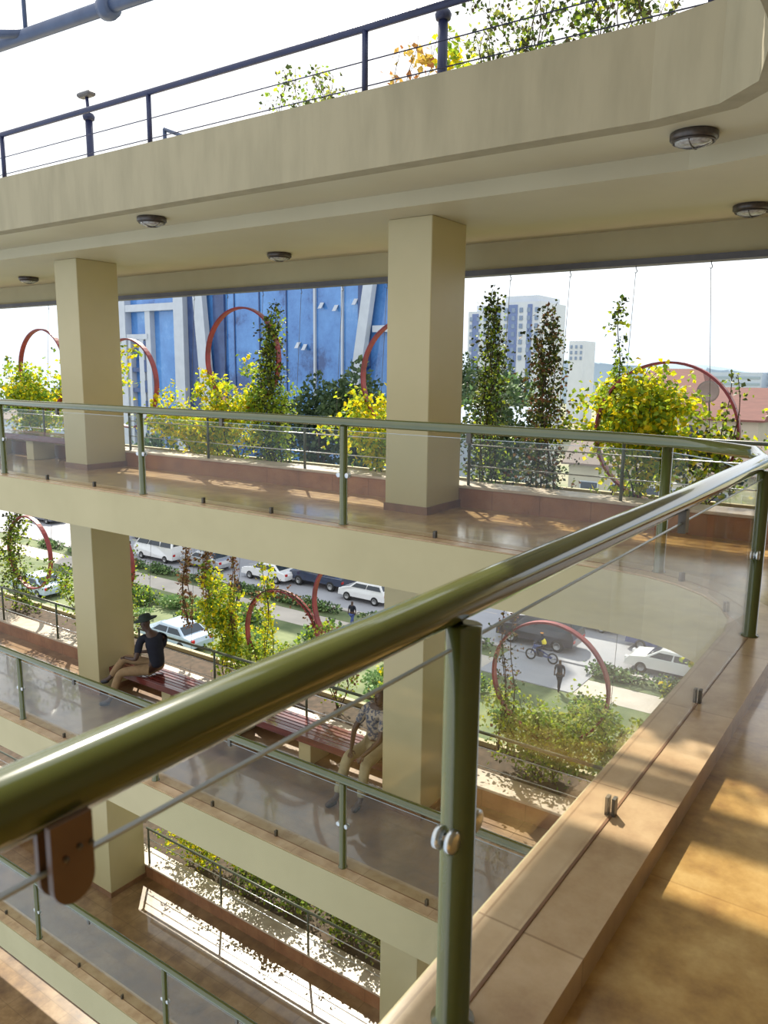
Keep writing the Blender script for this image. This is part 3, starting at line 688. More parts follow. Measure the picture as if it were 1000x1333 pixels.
def person(name, label, J, seat, shirt, trous, facing, hat=None):
    t = thing(name, label, 'person', seat)
    P = []; E = []
    def v(p, r): P.append((Vector(p), r)); return len(P)-1
    def e(a, b): E.append((a, b))
    hip = v(J['hip'], (.13, .10)); bel = v(J['belly'], (.125, .10)); ch = v(J['chest'], (.15, .105)); nb = v(J['neckb'], (.075, .07)); nk = v(J['neck'], .052)
    for a, b in ((hip, bel), (bel, ch), (ch, nb), (nb, nk)): e(a, b)
    hd = Vector(J['head']); fw = Vector(facing).normalized()
    h1 = v(hd-Vector((0,0,.055))+fw*.012, (.068, .070)); h2 = v(hd+Vector((0,0,.02)), (.078, .088)); h3 = v(hd+Vector((0,0,.085)), (.062, .070))
    e(nk, h1); e(h1, h2); e(h2, h3)
    arms = []
    for s_ in 'LR':
        sh = v(J['sh'+s_], .052); el = v(J['el'+s_], .040); wr = v(J['wr'+s_], .026); e(nb, sh); e(sh, el); e(el, wr)
        hand(P, E, J['wr'+s_], Vector(J['wr'+s_])-Vector(J['el'+s_]), .5)
    legs = []
    for s_ in 'LR':
        a = v(J['hp'+s_], .078); k_ = v(J['kn'+s_], .056); an = v(J['an'+s_], .038); ft = v(J['ft'+s_], (.036, .025)); e(hip, a); e(a, k_); e(k_, an); e(an, ft)
    skin('body', 'skin', t, P, E)
    # face: nose, mouth, ears
    sd = fw.cross(Vector((0,0,1))).normalized()
    m_ = MB(); m_.tube([hd+fw*.080+Vector((0,0,.02)), hd+fw*.100-Vector((0,0,.012)), hd+fw*.086-Vector((0,0,.018))], [.008, .013, .010], 8)
    for q in (-1, 1):
        m_.tube([hd+sd*q*.076-fw*.004+Vector((0,0,.02)), hd+sd*q*.086-fw*.008, hd+sd*q*.078-Vector((0,0,.025))], [.008, .012, .007], 8)
    m_.tube([hd+fw*.078+sd*.022-Vector((0,0,.052)), hd+fw*.088-Vector((0,0,.05)), hd+fw*.078-sd*.022-Vector((0,0,.052))], [.004, .008, .004], 8)
    m_.build('face', 'skin', t)
    m_ = MB()
    for q in (-1, 1): m_.lathe([(.002, -.009), (.009, -.003), (.009, .003), (.002, .009)], hd+fw*.072+sd*q*.030+Vector((0,0,.022)), 10)
    m_.build('eyes', 'hair', t)
    skin('hair', 'hair', t, [(hd+Vector((0,0,.04))-fw*.015, (.083, .088)), (hd+Vector((0,0,.085))-fw*.008, (.07, .078))], [(0, 1)])
    # clothes
    g = 1.16
    S = []; SE = []
    def sv(p, r): S.append((Vector(p), r)); return len(S)-1
    a = sv(Vector(J['hip'])+Vector((0,0,.03)), (.15, .12)); b = sv(J['belly'], (.15, .125)); c_ = sv(J['chest'], (.175, .13)); d_ = sv(J['neckb'], (.09, .08))
    SE += [(a, b), (b, c_), (c_, d_)]
    for s_ in 'LR':
        q = sv(J['sh'+s_], .072); m2 = sv(Vector(J['sh'+s_]).lerp(Vector(J['el'+s_]), .75), .062); SE += [(d_, q), (q, m2)]
    skin('shirt', shirt, t, S, SE)
    S = []; SE = []
    a = sv(J['hip'], (.15, .125))
    for s_ in 'LR':
        q = sv(J['hp'+s_], .100); k_ = sv(J['kn'+s_], .078); an = sv(Vector(J['kn'+s_]).lerp(Vector(J['an'+s_]), .92), .060); SE += [(a, q), (q, k_), (k_, an)]
    skin('trousers', trous, t, S, SE)
    for s_ in 'LR':
        an = Vector(J['an'+s_]); ft = Vector(J['ft'+s_]); d = (ft-an); 
        skin('shoe', 'shoe', t, [(an-Vector((0,0,.03)), (.045, .045)), (an.lerp(ft, .55)-Vector((0,0,.02)), (.048, .042)), (ft-Vector((0,0,.0)), (.045, .032))], [(0, 1), (1, 2)])
    if hat:
        hm = MB(); c0 = hd+Vector((0,0,.075))
        hm.lathe([(.185, 0), (.19, .008), (.10, .016), (.098, .06), (.085, .085), (.04, .098), (.0, .10)], (0, 0, 0), 24)
        tl = Matrix.Rotation(-.25, 3, sd)
        hm.v = [tuple(tl @ Vector(q)+c0) for q in hm.v]
        hm.build('hat', hat, t)
    return t
ox, oz = .06, .05
def J3(x, y, z): return (x+ox, y, F+z+oz)
J = dict(hip=J3(-10.03, 7.86, .53), belly=J3(-10.05, 7.85, .72), chest=J3(-10.07, 7.84, .93), neckb=J3(-10.11, 7.82, 1.08), neck=J3(-10.14, 7.80, 1.15), head=J3(-10.19, 7.77, 1.27),
 shL=J3(-10.20, 7.66, 1.03), shR=J3(-10.02, 8.00, 1.03), elL=J3(-10.12, 7.50, .76), elR=J3(-10.10, 7.99, .78), wrL=J3(-10.36, 7.50, .74), wrR=J3(-10.35, 7.78, .76),
 hpL=J3(-10.13, 7.76, .52), hpR=J3(-10.13, 7.94, .53), knL=J3(-10.50, 7.47, .47), knR=J3(-10.60, 7.64, .64), anL=(-10.47, 7.27, F+.10), anR=J3(-10.72, 7.42, .33), ftL=(-10.62, 7.17, F+.035), ftR=J3(-10.84, 7.33, .27))
J['hip'] = (J['hip'][0], J['hip'][1], F+.45+.10)
person('person', 'person in a dark shirt and hat sitting cross-legged on the bench end', J, (-10.0, 7.86, F+.45), 'navycloth', 'tan', (-.9, -.42, -.1), 'capcloth')
J = dict(hip=(-5.58, 7.86, F+.56), belly=(-5.56, 7.84, F+.76), chest=(-5.54, 7.80, F+.97), neckb=(-5.50, 7.76, F+1.12), neck=(-5.48, 7.74, F+1.19), head=(-5.44, 7.71, F+1.31),
 shL=(-5.36, 7.72, F+1.08), shR=(-5.70, 7.78, F+1.07), elL=(-5.32, 7.55, F+.80), elR=(-5.78, 7.62, F+.80), wrL=(-5.42, 7.35, F+.66), wrR=(-5.66, 7.40, F+.66),
 hpL=(-5.48, 7.80, F+.54), hpR=(-5.68, 7.80, F+.54), knL=(-5.42, 7.38, F+.52), knR=(-5.72, 7.40, F+.53), anL=(-5.38, 7.22, F+.10), anR=(-5.68, 7.12, F+.10), ftL=(-5.40, 7.07, F+.035), ftR=(-5.74, 6.97, F+.035))
person('person', 'person in patterned shirt and khaki trousers seated half behind the column', J, (-5.58, 7.86, F+.45), 'pattern', 'khaki', (-.2, -1, -.2))

# ------------------------------------------------------------------ outside: ground, road, planting
G = -14.0
struct(MB().box((-300, 9.9, G-.3), (200, 420, G-.02)).build('ground', 'earth'))
struct(MB().box((-160, 39.6, G-.02), (60, 50.8, G)).build('road', 'asphalt'))
struct(MB().box((-160, 39.2, G-.02), (60, 39.6, G+.14)).build('kerb', 'kerb'))
struct(MB().box((-160, 35.4, G-.02), (60, 37.6, G+.03)).build('path', 'paving'))
struct(MB().box((-160, 50.8, G-.02), (60, 52.2, G+.10)).build('pavement', 'paving'))
struct(MB().box((-160, 37.6, G-.02), (60, 39.2, G+.05)).build('verge', 'lawn'))
struct(MB().box((-160, 22, G-.02), (60, 35.4, G+.02)).build('lawn', 'lawn'))
struct(MB().box((-160, 9.9, G-.02), (60, 16, G+.02)).build('yard', 'paving'))
struct(MB().box((-18.6, 35.4, G+.03), (-13.4, 39.65, G+.07)).build('driveway', 'asphalt'))
for q_ in (0,): struct(MB().box((-18.6, 39.15, G+.04), (-13.4, 39.65, G+.15)).build('driveway_apron', 'asphalt'))
ln = MB()
for i in range(60): ln.box((-120+i*3, 44.9, G), (-118.4+i*3, 45.02, G+.006))
struct(ln.build('road_marking', 'kerb'))
def blob(name, mats, n, w, d, h, seed, size=.35, trunk=0, trunk_r=.18, origin=(0,0,0)):
    r = random.Random(seed); t = bpy.data.objects.new(name, None); col.objects.link(t); WL[t.name] = (0,0,0)
    lf = MB(); lobes = [(Vector((r.uniform(-.55, .55)*w, r.uniform(-.55, .55)*d, trunk+h*r.uniform(.25, .72))), r.uniform(.28, .5)) for _ in range(9)]
    lobes.append((Vector((0, 0, trunk+h*.5)), .55))
    for i in range(n):
        c0, q = lobes[r.randrange(len(lobes))]
        v_ = Vector((r.gauss(0, 1), r.gauss(0, 1), r.gauss(0, 1))).normalized()*(r.random()**.35)
        p = c0+Vector((v_.x*w*q, v_.y*d*q, v_.z*h*q*.8)); 
        if p.z < .02: p.z = .02+r.random()*.2
        lf.leaf(p, v_+Vector((r.uniform(-.8, .8), r.uniform(-.8, .8), r.uniform(-.8, .8))), size*r.uniform(.6, 1.3), r, r.randrange(len(mats)), .45)
    lf.build('foliage', mats, t)
    st = MB()
    if trunk:
        st.tube([(0, 0, 0), (.05, .03, trunk*.5), (0, 0, trunk+h*.35)], [trunk_r, trunk_r*.8, trunk_r*.4], 10)
        for a in range(5): st.tube([(0, 0, trunk*.85), (w*.3*math.cos(a*1.3), d*.3*math.sin(a*1.3), trunk+h*.4), (w*.5*math.cos(a*1.3), d*.5*math.sin(a*1.3), trunk+h*.6)], [trunk_r*.5, trunk_r*.3, .03], 7)
    else:
        for a in range(5): st.tube([(0, 0, 0), (w*.25*math.cos(a*1.3), d*.25*math.sin(a*1.3), h*.4), (w*.4*math.cos(a*1.3), d*.4*math.sin(a*1.3), h*.7)], [.04, .03, .012], 6)
    st.build('trunk' if trunk else 'stem', 'stem', t)
    return t
protoT = blob('tree', ['tree'], 3400, 4.2, 3.6, 9.5, 11, .42, 6.0, .28)
protoT2 = blob('tree', ['tree', 'treelight'], 2600, 4.6, 4, 7.5, 12, .42, 3.0, .24)
protoS = blob('shrub', ['treelight', 'tree', 'lime'], 900, 1.8, 1.3, 1.5, 13, .24)
protoS2 = blob('shrub', ['treelight', 'treelight'], 900, 2.2, 1.1, .9, 14, .20)
protoH = blob('shrub', ['tree', 'treelight'], 800, 2.6, .5, .8, 15, .18)
used = set()
def put(proto, x, y, z, s, rz, label, cat, group):
    o = proto if proto.name not in used else copy_tree(proto)
    used.add(proto.name); o.location = (x, y, z); o.scale = (s, s, s) if not isinstance(s, tuple) else s; o.rotation_euler = (0, 0, rz)
    tag(o, label, cat, group); return o
trees = [
 (protoT, -45.6, 54.4, 1.0, .3, 'dark green tree before the blue tower, left of the pair'), (protoT, -40.6, 54.2, 1.08, 1.7, 'dark green tree before the blue tower, right of the pair, near the column'),
 (protoT2, -59.5, 56, .80, .5, 'tree at the foot of the white slanted struts of the blue tower'), (protoT2, -69, 55.5, .9, 1.2, 'tree low at the left corner of the blue tower'),
 (protoT, -30.5, 61.5, .97, 2.4, 'tree behind the yellow climber, left of the red-roofed house'), (protoT2, -41, 84, 1.6, .9, 'dull green tree between the two tall dark vines'),
 (protoT2, -28, 88, 1.5, 4, 'tree beyond the house, under the right hoop arch'), (protoT, -11, 82, .97, 3.1, 'tree right of the red-roofed house'),
 (protoT2, -6, 70, 1.25, 5.2, 'tree at the right picture edge, behind the brown climber'), (protoT, -48, 95, 1.15, 2.9, 'far tree at the foot of the white flats, left'), (protoT, -62, 110, 1.2, .2, 'far tree at the foot of the white flats, behind the dark vine'),
 (protoT2, -111, 69, 1.25, 2.2, 'large tree beyond the yellow climber at far left'), (protoT2, -124, 72, 1.35, 3.2, 'large dark tree at the far left picture edge'), (protoT, -118, 78, .95, 1.1, 'tree seen through the far left hoop'),
]
for pr, x, y, s, rz, lb in trees: put(pr, x, y, G, s, rz, lb, 'tree', 'trees beyond the road')
# shrubs on the lawn, along the verge
rs = random.Random(3)
lawn = [(-46, 33.2), (-42.5, 32.1), (-39.5, 33.4), (-36.5, 31.2), (-40, 29.4), (-33.5, 33.0), (-31, 31.0), (-27.5, 33.2), (-25, 31.2), (-22.5, 33.8), (-29.0, 28.6), (-17.5, 32.6), (-14.5, 31), (-11.5, 33.3), (-21, 29.5), (-39.2, 26.2)]
desc = ['behind the hat of the seated man', 'left of the first dry vine', 'between the first two dry vines', 'below the third dry vine', 'low behind the bench back', 'left of the bench hoops', 'inside the first bench hoop', 'below the kerb line in the second bench hoop', 'in front of the small white hatchback', 'near the middle column', 'under the first bench hoop', 'left inside the hoop behind the near glass', 'centre inside the hoop behind the near glass', 'right of the hoop behind the near glass', 'low behind the middle column', 'nearest the seated man\'s shoulder']
for i, ((x, y), ds) in enumerate(zip(lawn, desc)):
    put(protoS if i % 2 else protoS2, x, y, G, (rs.uniform(.8, 1.05) if x < -19 else rs.uniform(.5, .7)), rs.uniform(0, 6), 'green shrub on the lawn, '+ds, 'shrub', 'shrubs on the lawn')
vx = [-62, -57.5, -52, -47.2, -43.5, -39.2, -35.6, -31.5, -27.6, -24, -20.6, -11.6, -8.2]
vd = ['far left', 'by the cream van', 'below the white minibus', 'right of the white minibus', 'below the first dry vine', 'below the white saloon', 'right of the white saloon', 'below the navy pickup', 'below the small white hatchback', 'right of the small white hatchback', 'left of the charcoal car', 'right of the hoop behind the near glass', 'below the parked white saloon by the near curb']
for x, ds in zip(vx, vd):
    put(protoH, x, 38.4, G+.05, (1, 1, .9), rs.choice([0, PI]), 'low clipped hedge piece along the kerb, '+ds, 'hedge', 'low hedge along the kerb')

# ------------------------------------------------------------------ vehicles
def car(label, x, y, paint, kind='sedan', rz=0, name='car', cat='car', dz=0):
    L, W, Hh, prof, roof = {
     'sedan': (4.5, 1.72, 1.45, [(-2.22, .35), (-2.25, .62), (-2.15, .86), (-1.65, .93), (-1.05, 1.38), (.35, 1.43), (1.15, .95), (1.95, .84), (2.22, .62), (2.25, .35)], None),
     'hatch': (3.9, 1.66, 1.5, [(-1.92, .35), (-1.95, .75), (-1.85, 1.0), (-1.55, 1.42), (.3, 1.5), (1.0, 1.0), (1.65, .86), (1.92, .62), (1.95, .35)], None),
     'suv': (4.8, 1.85, 1.85, [(-2.35, .4), (-2.4, .85), (-2.3, 1.15), (-2.05, 1.78), (.5, 1.84), (1.15, 1.2), (2.1, 1.08), (2.38, .8), (2.4, .4)], None),
     'van': (4.9, 1.75, 2.1, [(-2.4, .35), (-2.45, .9), (-2.42, 1.35), (-2.25, 2.02), (1.55, 2.08), (2.2, 1.3), (2.42, .95), (2.45, .35)], None),
     'pickup': (5.0, 1.8, 1.75, [(-2.45, .5), (-2.5, 1.0), (-.75, 1.0), (-.6, 1.7), (.75, 1.74), (1.4, 1.12), (2.3, 1.02), (2.48, .8), (2.5, .45)], None)}[kind]
    t = thing(name, label, cat, (x, y, G+dz)); t.rotation_euler = (0, 0, rz); WL[t.name] = (0, 0, 0)
    body = MB(); n = len(prof); hw = W/2
    zb = max(p_[1] for p_ in prof); belt = {'sedan': .93, 'hatch': 1.0, 'suv': 1.17, 'van': 1.3, 'pickup': 1.05}[kind]
    def half(z): return hw if z <= belt+.02 else hw-(z-belt)*.30
    rows = []
    for s_, in_ in ((-1, 0), (-1, .05), (1, .05), (1, 0)):
        rows.append([(px_, s_*(half(pz)-in_), pz+(.03 if in_ and pz > .5 else 0)) for px_, pz in prof])
    vs = sum(rows, []); fs = []
    for a in range(3):
        for i in range(n-1): fs.append((a*n+i, a*n+i+1, (a+1)*n+i+1, (a+1)*n+i))
    fs += [tuple(range(n)), tuple(range(4*n-1, 3*n-1, -1))]; fs.append((0, n, 2*n, 3*n)); fs.append((n-1, 4*n-1, 3*n-1, 2*n-1))
    body.add(vs, fs); body.build('body', paint, t)
    # windows: side glass, windscreen, rear window
    gl = MB(); top = [p_ for p_ in prof if p_[1] > belt+.25]
    xa, xb = top[0], top[-1]
    ia = prof.index(xa); ib = prof.index(xb); lo_a = prof[ia-1]; lo_b = prof[ib+1]
    def mixp(p_, q, f_): return (p_[0]+(q[0]-p_[0])*f_, p_[1]+(q[1]-p_[1])*f_)
    for s_ in (-1, 1):
        za = belt+.05; zt = min(xa[1], xb[1])-.09
        fa = (za-lo_a[1])/(xa[1]-lo_a[1]); fb = (za-lo_b[1])/(xb[1]-lo_b[1])
        bl_ = mixp(lo_a, xa, max(0, fa)); br_ = mixp(lo_b, xb, max(0, fb))
        tl_ = mixp(lo_a, xa, (zt-lo_a[1])/(xa[1]-lo_a[1])); tr_ = mixp(lo_b, xb, (zt-lo_b[1])/(xb[1]-lo_b[1]))
        nseg = 3 if kind in ('van', 'suv') else 2
        for g_ in range(nseg):
            u0, u1 = g_/nseg+.02, (g_+1)/nseg-.02
            q = [(bl_[0]+.1+(br_[0]-bl_[0]-.2)*u0, za), (bl_[0]+.1+(br_[0]-bl_[0]-.2)*u1, za), (tl_[0]+.08+(tr_[0]-tl_[0]-.16)*u1, zt), (tl_[0]+.08+(tr_[0]-tl_[0]-.16)*u0, zt)]
            o = [(a_, s_*(half(b_)+.012), b_) for a_, b_ in q]; i_ = [(a_, s_*(half(b_)-.03), b_) for a_, b_ in q]
            gl.add(o+i_, [(0,1,2,3), (7,6,5,4)]+[(k, (k+1)%4, 4+(k+1)%4, 4+k) for k in range(4)])
    for lo_, hi_ in ((lo_a, xa), (lo_b, xb)):
        p0 = mixp(lo_, hi_, .14); p1 = mixp(lo_, hi_, .88); dx = .035*(1 if hi_ is xb else -1)
        q = [(p0[0]+dx, -(half(p0[1])-.12), p0[1]+.04), (p0[0]+dx, half(p0[1])-.12, p0[1]+.04), (p1[0]+dx, half(p1[1])-.12, p1[1]+.04), (p1[0]+dx, -(half(p1[1])-.12), p1[1]+.04)]
        q2 = [(a_-dx*2, b_, c_-.05) for a_, b_, c_ in q]
        gl.add(q+q2, [(0,1,2,3), (7,6,5,4)]+[(k, (k+1)%4, 4+(k+1)%4, 4+k) for k in range(4)])
    gl.build('windows', 'carglass', t)
    wr_ = .31 if kind in ('sedan', 'hatch', 'van') else .37
    for sx in (-1, 1):
        for sy in (-1, 1):
            w_ = MB().lathe([(wr_*.8, -.10), (wr_, -.08), (wr_, .08), (wr_*.8, .10)], (sx*L*.30, sy*(hw-.08), wr_), 18, axis='y').build('wheel', 'tyre', t)
            MB().lathe([(wr_*.6, -.112), (wr_*.55, -.12), (wr_*.55, .12), (wr_*.6, .112)], (sx*L*.30, sy*(hw-.08), wr_), 14, axis='y').build('hubcap', 'hub', w_)
    for sy in (-1, 1):
        MB().bbox((-L/2-.01, sy*hw*.78-.13, .66), (-L/2+.10, sy*hw*.78+.13, .84), .02).build('tail_lamp', 'lampred', t)
        MB().bbox((L/2-.12, sy*hw*.76-.14, .60), (L/2+.01, sy*hw*.76+.14, .76), .02).build('headlamp', 'lamphead', t)
    return t
# heading: +x is the car's front; most face left (rz = pi)
car('white minibus on the road beside the column by the seated man', -51.8, 41.6, 'carwhite', 'van', PI, 'minibus', 'minibus')
car('silver saloon half hidden by the dry vines', -46.7, 42.0, 'carsilver', 'sedan', PI)
car('dark car cut by the slab edge, left of the white saloon', -47.6, 47.5, 'carnavy', 'sedan', PI)
car('white saloon in the middle of the road behind the bench', -40.2, 42.4, 'carwhite', 'sedan', PI)
car('navy pickup with open bed seen through the cut red hoop', -35.9, 43.3, 'carnavy', 'pickup', PI, 'pickup_truck', 'pickup')
car('red car just under the slab edge, behind the navy pickup', -36.2, 46.7, 'carred', 'suv', PI)
car('small white hatchback next to the middle column', -31.0, 42.3, 'carwhite', 'hatch', PI)
car('dark car cut by the slab edge above the small white hatchback', -31.3, 46.9, 'carnavy', 'hatch', PI)
car('charcoal people carrier inside the hoop behind the near glass', -17.8, 41.4, 'cardark', 'suv', PI)
car('bright blue car cut by the slab edge behind the charcoal one', -17.0, 46.2, 'carblue', 'van', PI, 'van', 'van')
car('white saloon on the road nearest the near curb', -10.2, 41.1, 'carwhite', 'sedan', PI)
car('dark blue car behind the white saloon nearest the near curb', -11.3, 44.6, 'carblue', 'sedan', PI)
car('white car beyond the vines at the left edge, one floor down', -62.5, 42.5, 'carwhite', 'hatch', PI)
car('cream van at the top left under the slab, left of the column', -68.5, 46.8, 'carcream', 'van', PI, 'van', 'van')
car('blue car at the far left beyond the tangled vine', -74.2, 45.2, 'carnavy', 'sedan', PI)
car('white-blue car at far left on the lawn side, one floor down', -50.6, 29.8, 'carpale', 'sedan', PI)
car('pale blue car parked behind the bench beyond the seated man', -34.6, 28.6, 'carpale', 'sedan', PI)
car('pale car behind the white minibus', -58.5, 46.2, 'carpale', 'sedan', PI)

# motorcycle and rider, pedestrians
def walker(label, x, y, top, bottom, zz=G, ph=.18):
    t = thing('person', label, 'person', (x, y, zz))
    def q(a, b, c_): return Vector((x+a, y+b, zz+c_))
    P = [(q(0, 0, .95), (.14, .10)), (q(0, 0, 1.2), (.14, .10)), (q(0, 0, 1.40), (.10, .08)), (q(0, 0, 1.50), .055), (q(0, 0, 1.62), (.085, .095)), (q(0, 0, 1.70), .07),
         (q(-.09, 0, .9), .085), (q(-.09, ph, .5), .06), (q(-.09, ph*.8, .08), .04), (q(.09, 0, .9), .085), (q(.09, -ph, .5), .06), (q(.09, -ph*1.6, .10), .04),
         (q(-.19, 0, 1.38), .05), (q(-.24, -.05, 1.1), .04), (q(-.22, -.12, .86), .032), (q(.19, 0, 1.38), .05), (q(.24, .05, 1.1), .04), (q(.22, -.02, .86), .032)]
    E = [(0,1),(1,2),(2,3),(3,4),(4,5),(0,6),(6,7),(7,8),(0,9),(9,10),(10,11),(2,12),(12,13),(13,14),(2,15),(15,16),(16,17)]
    skin('body', 'skin', t, P, E, sub=1)
    skin('shirt', top, t, [(q(0, 0, .98), (.16, .12)), (q(0, 0, 1.2), (.165, .125)), (q(0, 0, 1.4), (.12, .1)), (q(-.2, 0, 1.38), .065), (q(-.24, -.04, 1.15), .055), (q(.2, 0, 1.38), .065), (q(.24, .04, 1.15), .055)], [(0,1),(1,2),(2,3),(3,4),(2,5),(5,6)], sub=1)
    skin('trousers', bottom, t, [(q(0, 0, .93), (.155, .115)), (q(-.09, 0, .86), .1), (q(-.09, ph, .5), .075), (q(-.09, ph*.8, .12), .06), (q(.09, 0, .86), .1), (q(.09, -ph, .5), .075), (q(.09, -ph*1.5, .14), .06)], [(0,1),(1,2),(2,3),(0,4),(4,5),(5,6)], sub=1)
    return t
walker('person in dark clothes walking on the path left of the bench hoops', -37.5, 36.4, 'navycloth', 'navycloth', G+.03)
walker('person in dark clothes walking on the path right of the cut hoop', -28.2, 36.9, 'navycloth', 'bluecloth', G+.03)
walker('person in black standing on the path inside the hoop behind the near glass', -14.0, 35.2, 'navycloth', 'navycloth', G+.02)
mx_, my_ = -16.4, 38.5; G0 = G; G = G+.07
t = thing('motorcycle', 'blue motorcycle ridden past the charcoal people carrier', 'motorcycle', (mx_, my_, G))
for dx in (-.65, .65):
    w_ = MB().tube([(mx_+dx+.27*math.cos(a), my_, G+.30+.27*math.sin(a)) for a in [2*PI*i/20 for i in range(21)]], .045, 8, cap=False).build('wheel', 'tyre', t)
    MB().lathe([(.05, -.05), (.05, .05)], (mx_+dx, my_, G+.30), 10, axis='y').build('hub', 'hub', w_)
m_ = MB(); m_.tube([(mx_-.65, my_, G+.30), (mx_-.5, my_, G+.75), (mx_-.42, my_, G+1.0)], .03, 8); m_.tube([(mx_-.5, my_, G+.72), (mx_, my_, G+.6), (mx_+.65, my_, G+.32)], .04, 8); m_.tube([(mx_-.45, my_, G+.5), (mx_+.1, my_, G+.35), (mx_+.65, my_, G+.3)], .05, 8)
m_.build('frame', 'carblue', t)
MB().bbox((mx_-.45, my_-.13, G+.66), (mx_-.05, my_+.13, G+.9), .04).build('fuel_tank', 'carblue', t)
MB().bbox((mx_-.05, my_-.12, G+.72), (mx_+.62, my_+.12, G+.82), .03).build('seat', 'shoe', t)
MB().bbox((mx_-.3, my_-.15, G+.28), (mx_+.1, my_+.15, G+.58), .04).build('engine', 'lintel', t)
MB().tube([(mx_-.38, my_-.34, G+1.02), (mx_-.46, my_, G+1.0), (mx_-.38, my_+.34, G+1.02)], .018, 8).build('handlebar', 'lintel', t)
t = thing('person', 'motorcycle rider in yellow vest and orange helmet', 'person', (mx_+.15, my_, G+.82))
def q(a, b, c_): return Vector((mx_+a, my_+b, G+c_))
P = [(q(.18, 0, .92), (.13, .1)), (q(.10, 0, 1.15), (.13, .1)), (q(.02, 0, 1.36), (.09, .08)), (q(-.02, 0, 1.46), .05), (q(-.04, 0, 1.58), (.085, .09)),
     (q(.12, -.12, .88), .08), (q(-.24, -.2, .78), .06), (q(-.1, -.2, .38), .04), (q(.12, .12, .88), .08), (q(-.24, .2, .78), .06), (q(-.1, .2, .38), .04),
     (q(.02, -.19, 1.34), .05), (q(-.14, -.28, 1.12), .04), (q(-.36, -.3, 1.05), .03), (q(.02, .19, 1.34), .05), (q(-.14, .28, 1.12), .04), (q(-.36, .3, 1.05), .03)]
E_ = [(0,1),(1,2),(2,3),(3,4),(0,5),(5,6),(6,7),(0,8),(8,9),(9,10),(2,11),(11,12),(12,13),(2,14),(14,15),(15,16)]
skin('body', 'navycloth', t, P, E_, sub=1)
skin('vest', 'vest', t, [(q(.18, 0, .97), (.16, .13)), (q(.10, 0, 1.15), (.165, .13)), (q(.03, 0, 1.34), (.13, .11))], [(0,1),(1,2)], sub=1)
skin('helmet', 'helmet', t, [(q(-.04, 0, 1.58), (.13, .13)), (q(-.04, 0, 1.66), (.11, .11))], [(0,1)], sub=2)

G = G0
# ------------------------------------------------------------------ buildings
TY = 62.0
t = thing('office_tower', 'blue glass office tower with white frames and slanted struts', 'building', (-60, TY, G))
MB().box((-81.4, TY, G), (-41.8, TY+4, 26)).build('facade', 'towerglass', t)
def slab(name, x0, x1, z0, z1, mat, d=.6): MB().box((x0, TY-d, z0), (x1, TY+.05, z1)).build(name, mat, t)
slab('corner_pier', -82.6, -81.0, G, 26, 'towerframe', .9)
slab('white_portal', -72.2, -70.6, G, 26, 'towerframe', 1.0)
slab('lintel_band', -81.0, -72.2, 8.2, 9.0, 'towerframe', .85)
slab('side_panel', -78.9, -78.0, G, 5.3, 'towerframe', .7)
slab('side_panel', -80.9, -80.4, G, 5.3, 'towerframe', .7)
slab('side_band', -81, -77.2, 5.0, 5.6, 'towerframe', .8)
slab('side_pier', -77.6, -76.7, G, 8.2, 'towerframe', .7)
for z_ in (-6, -3.6, -1.2, 1.2, 3.4): slab('balcony_panel', -80.4, -78.9, z_, z_+.5, 'towerdark', .6)
for z_ in (-6, -3.6, -1.2, 1.2, 3.4): slab('window', -78.0, -77.6, z_, z_+1.4, 'towerdark', .75)
slab('dark_recess', -70.6, -68.6, G, 26, 'towerdark', .3)
slab('dark_recess', -66.5, -64.8, G, 26, 'towerdark', .3)
def strut(x0, x1, w_, zt=26, zb=-10):
    v_ = [(x0, TY-1.2, zb), (x0+w_, TY-1.2, zb), (x1+w_, TY-1.2, zt), (x1, TY-1.2, zt), (x0, TY-.5, zb), (x0+w_, TY-.5, zb), (x1+w_, TY-.5, zt), (x1, TY-.5, zt)]
    MB().add(v_, [(0,1,2,3), (7,6,5,4), (0,4,5,1), (1,5,6,2), (2,6,7,3), (3,7,4,0)]).build('slanted_strut', 'towerframe', t)
strut(-67.0, -70.2, 1.5); strut(-48.6, -42.6, 1.1)
for x in (-52.2, -48.7): slab('mullion', x, x+.22, G, 26, 'towerframe', .25)
for x in (-63.5, -59.8, -56.0): slab('mullion', x, x+.10, G, 26, 'towerdark', .12)
slab('white_band', -44.6, -41.8, 5.2, 5.8, 'towerframe', .7)
slab('dark_recess', -46.6, -45.2, 2, 26, 'towerdark', .3)
for x, z_ in ((-51.4, 8.2), (-49.6, 7.9), (-47.2, 8.4), (-54.5, 4.4), (-53.6, 4.2)):
    v_ = [(x, TY-.1, z_), (x+.45, TY-.1, z_), (x+.45, TY-.55, z_-.6), (x, TY-.55, z_-.6), (x, TY-.02, z_), (x+.45, TY-.02, z_), (x+.45, TY-.47, z_-.6), (x, TY-.47, z_-.6)]
    MB().add(v_, [(0,1,2,3), (7,6,5,4)]+[(k, (k+1)%4, 4+(k+1)%4, 4+k) for k in range(4)]).build('open_window', 'towerframe', t)

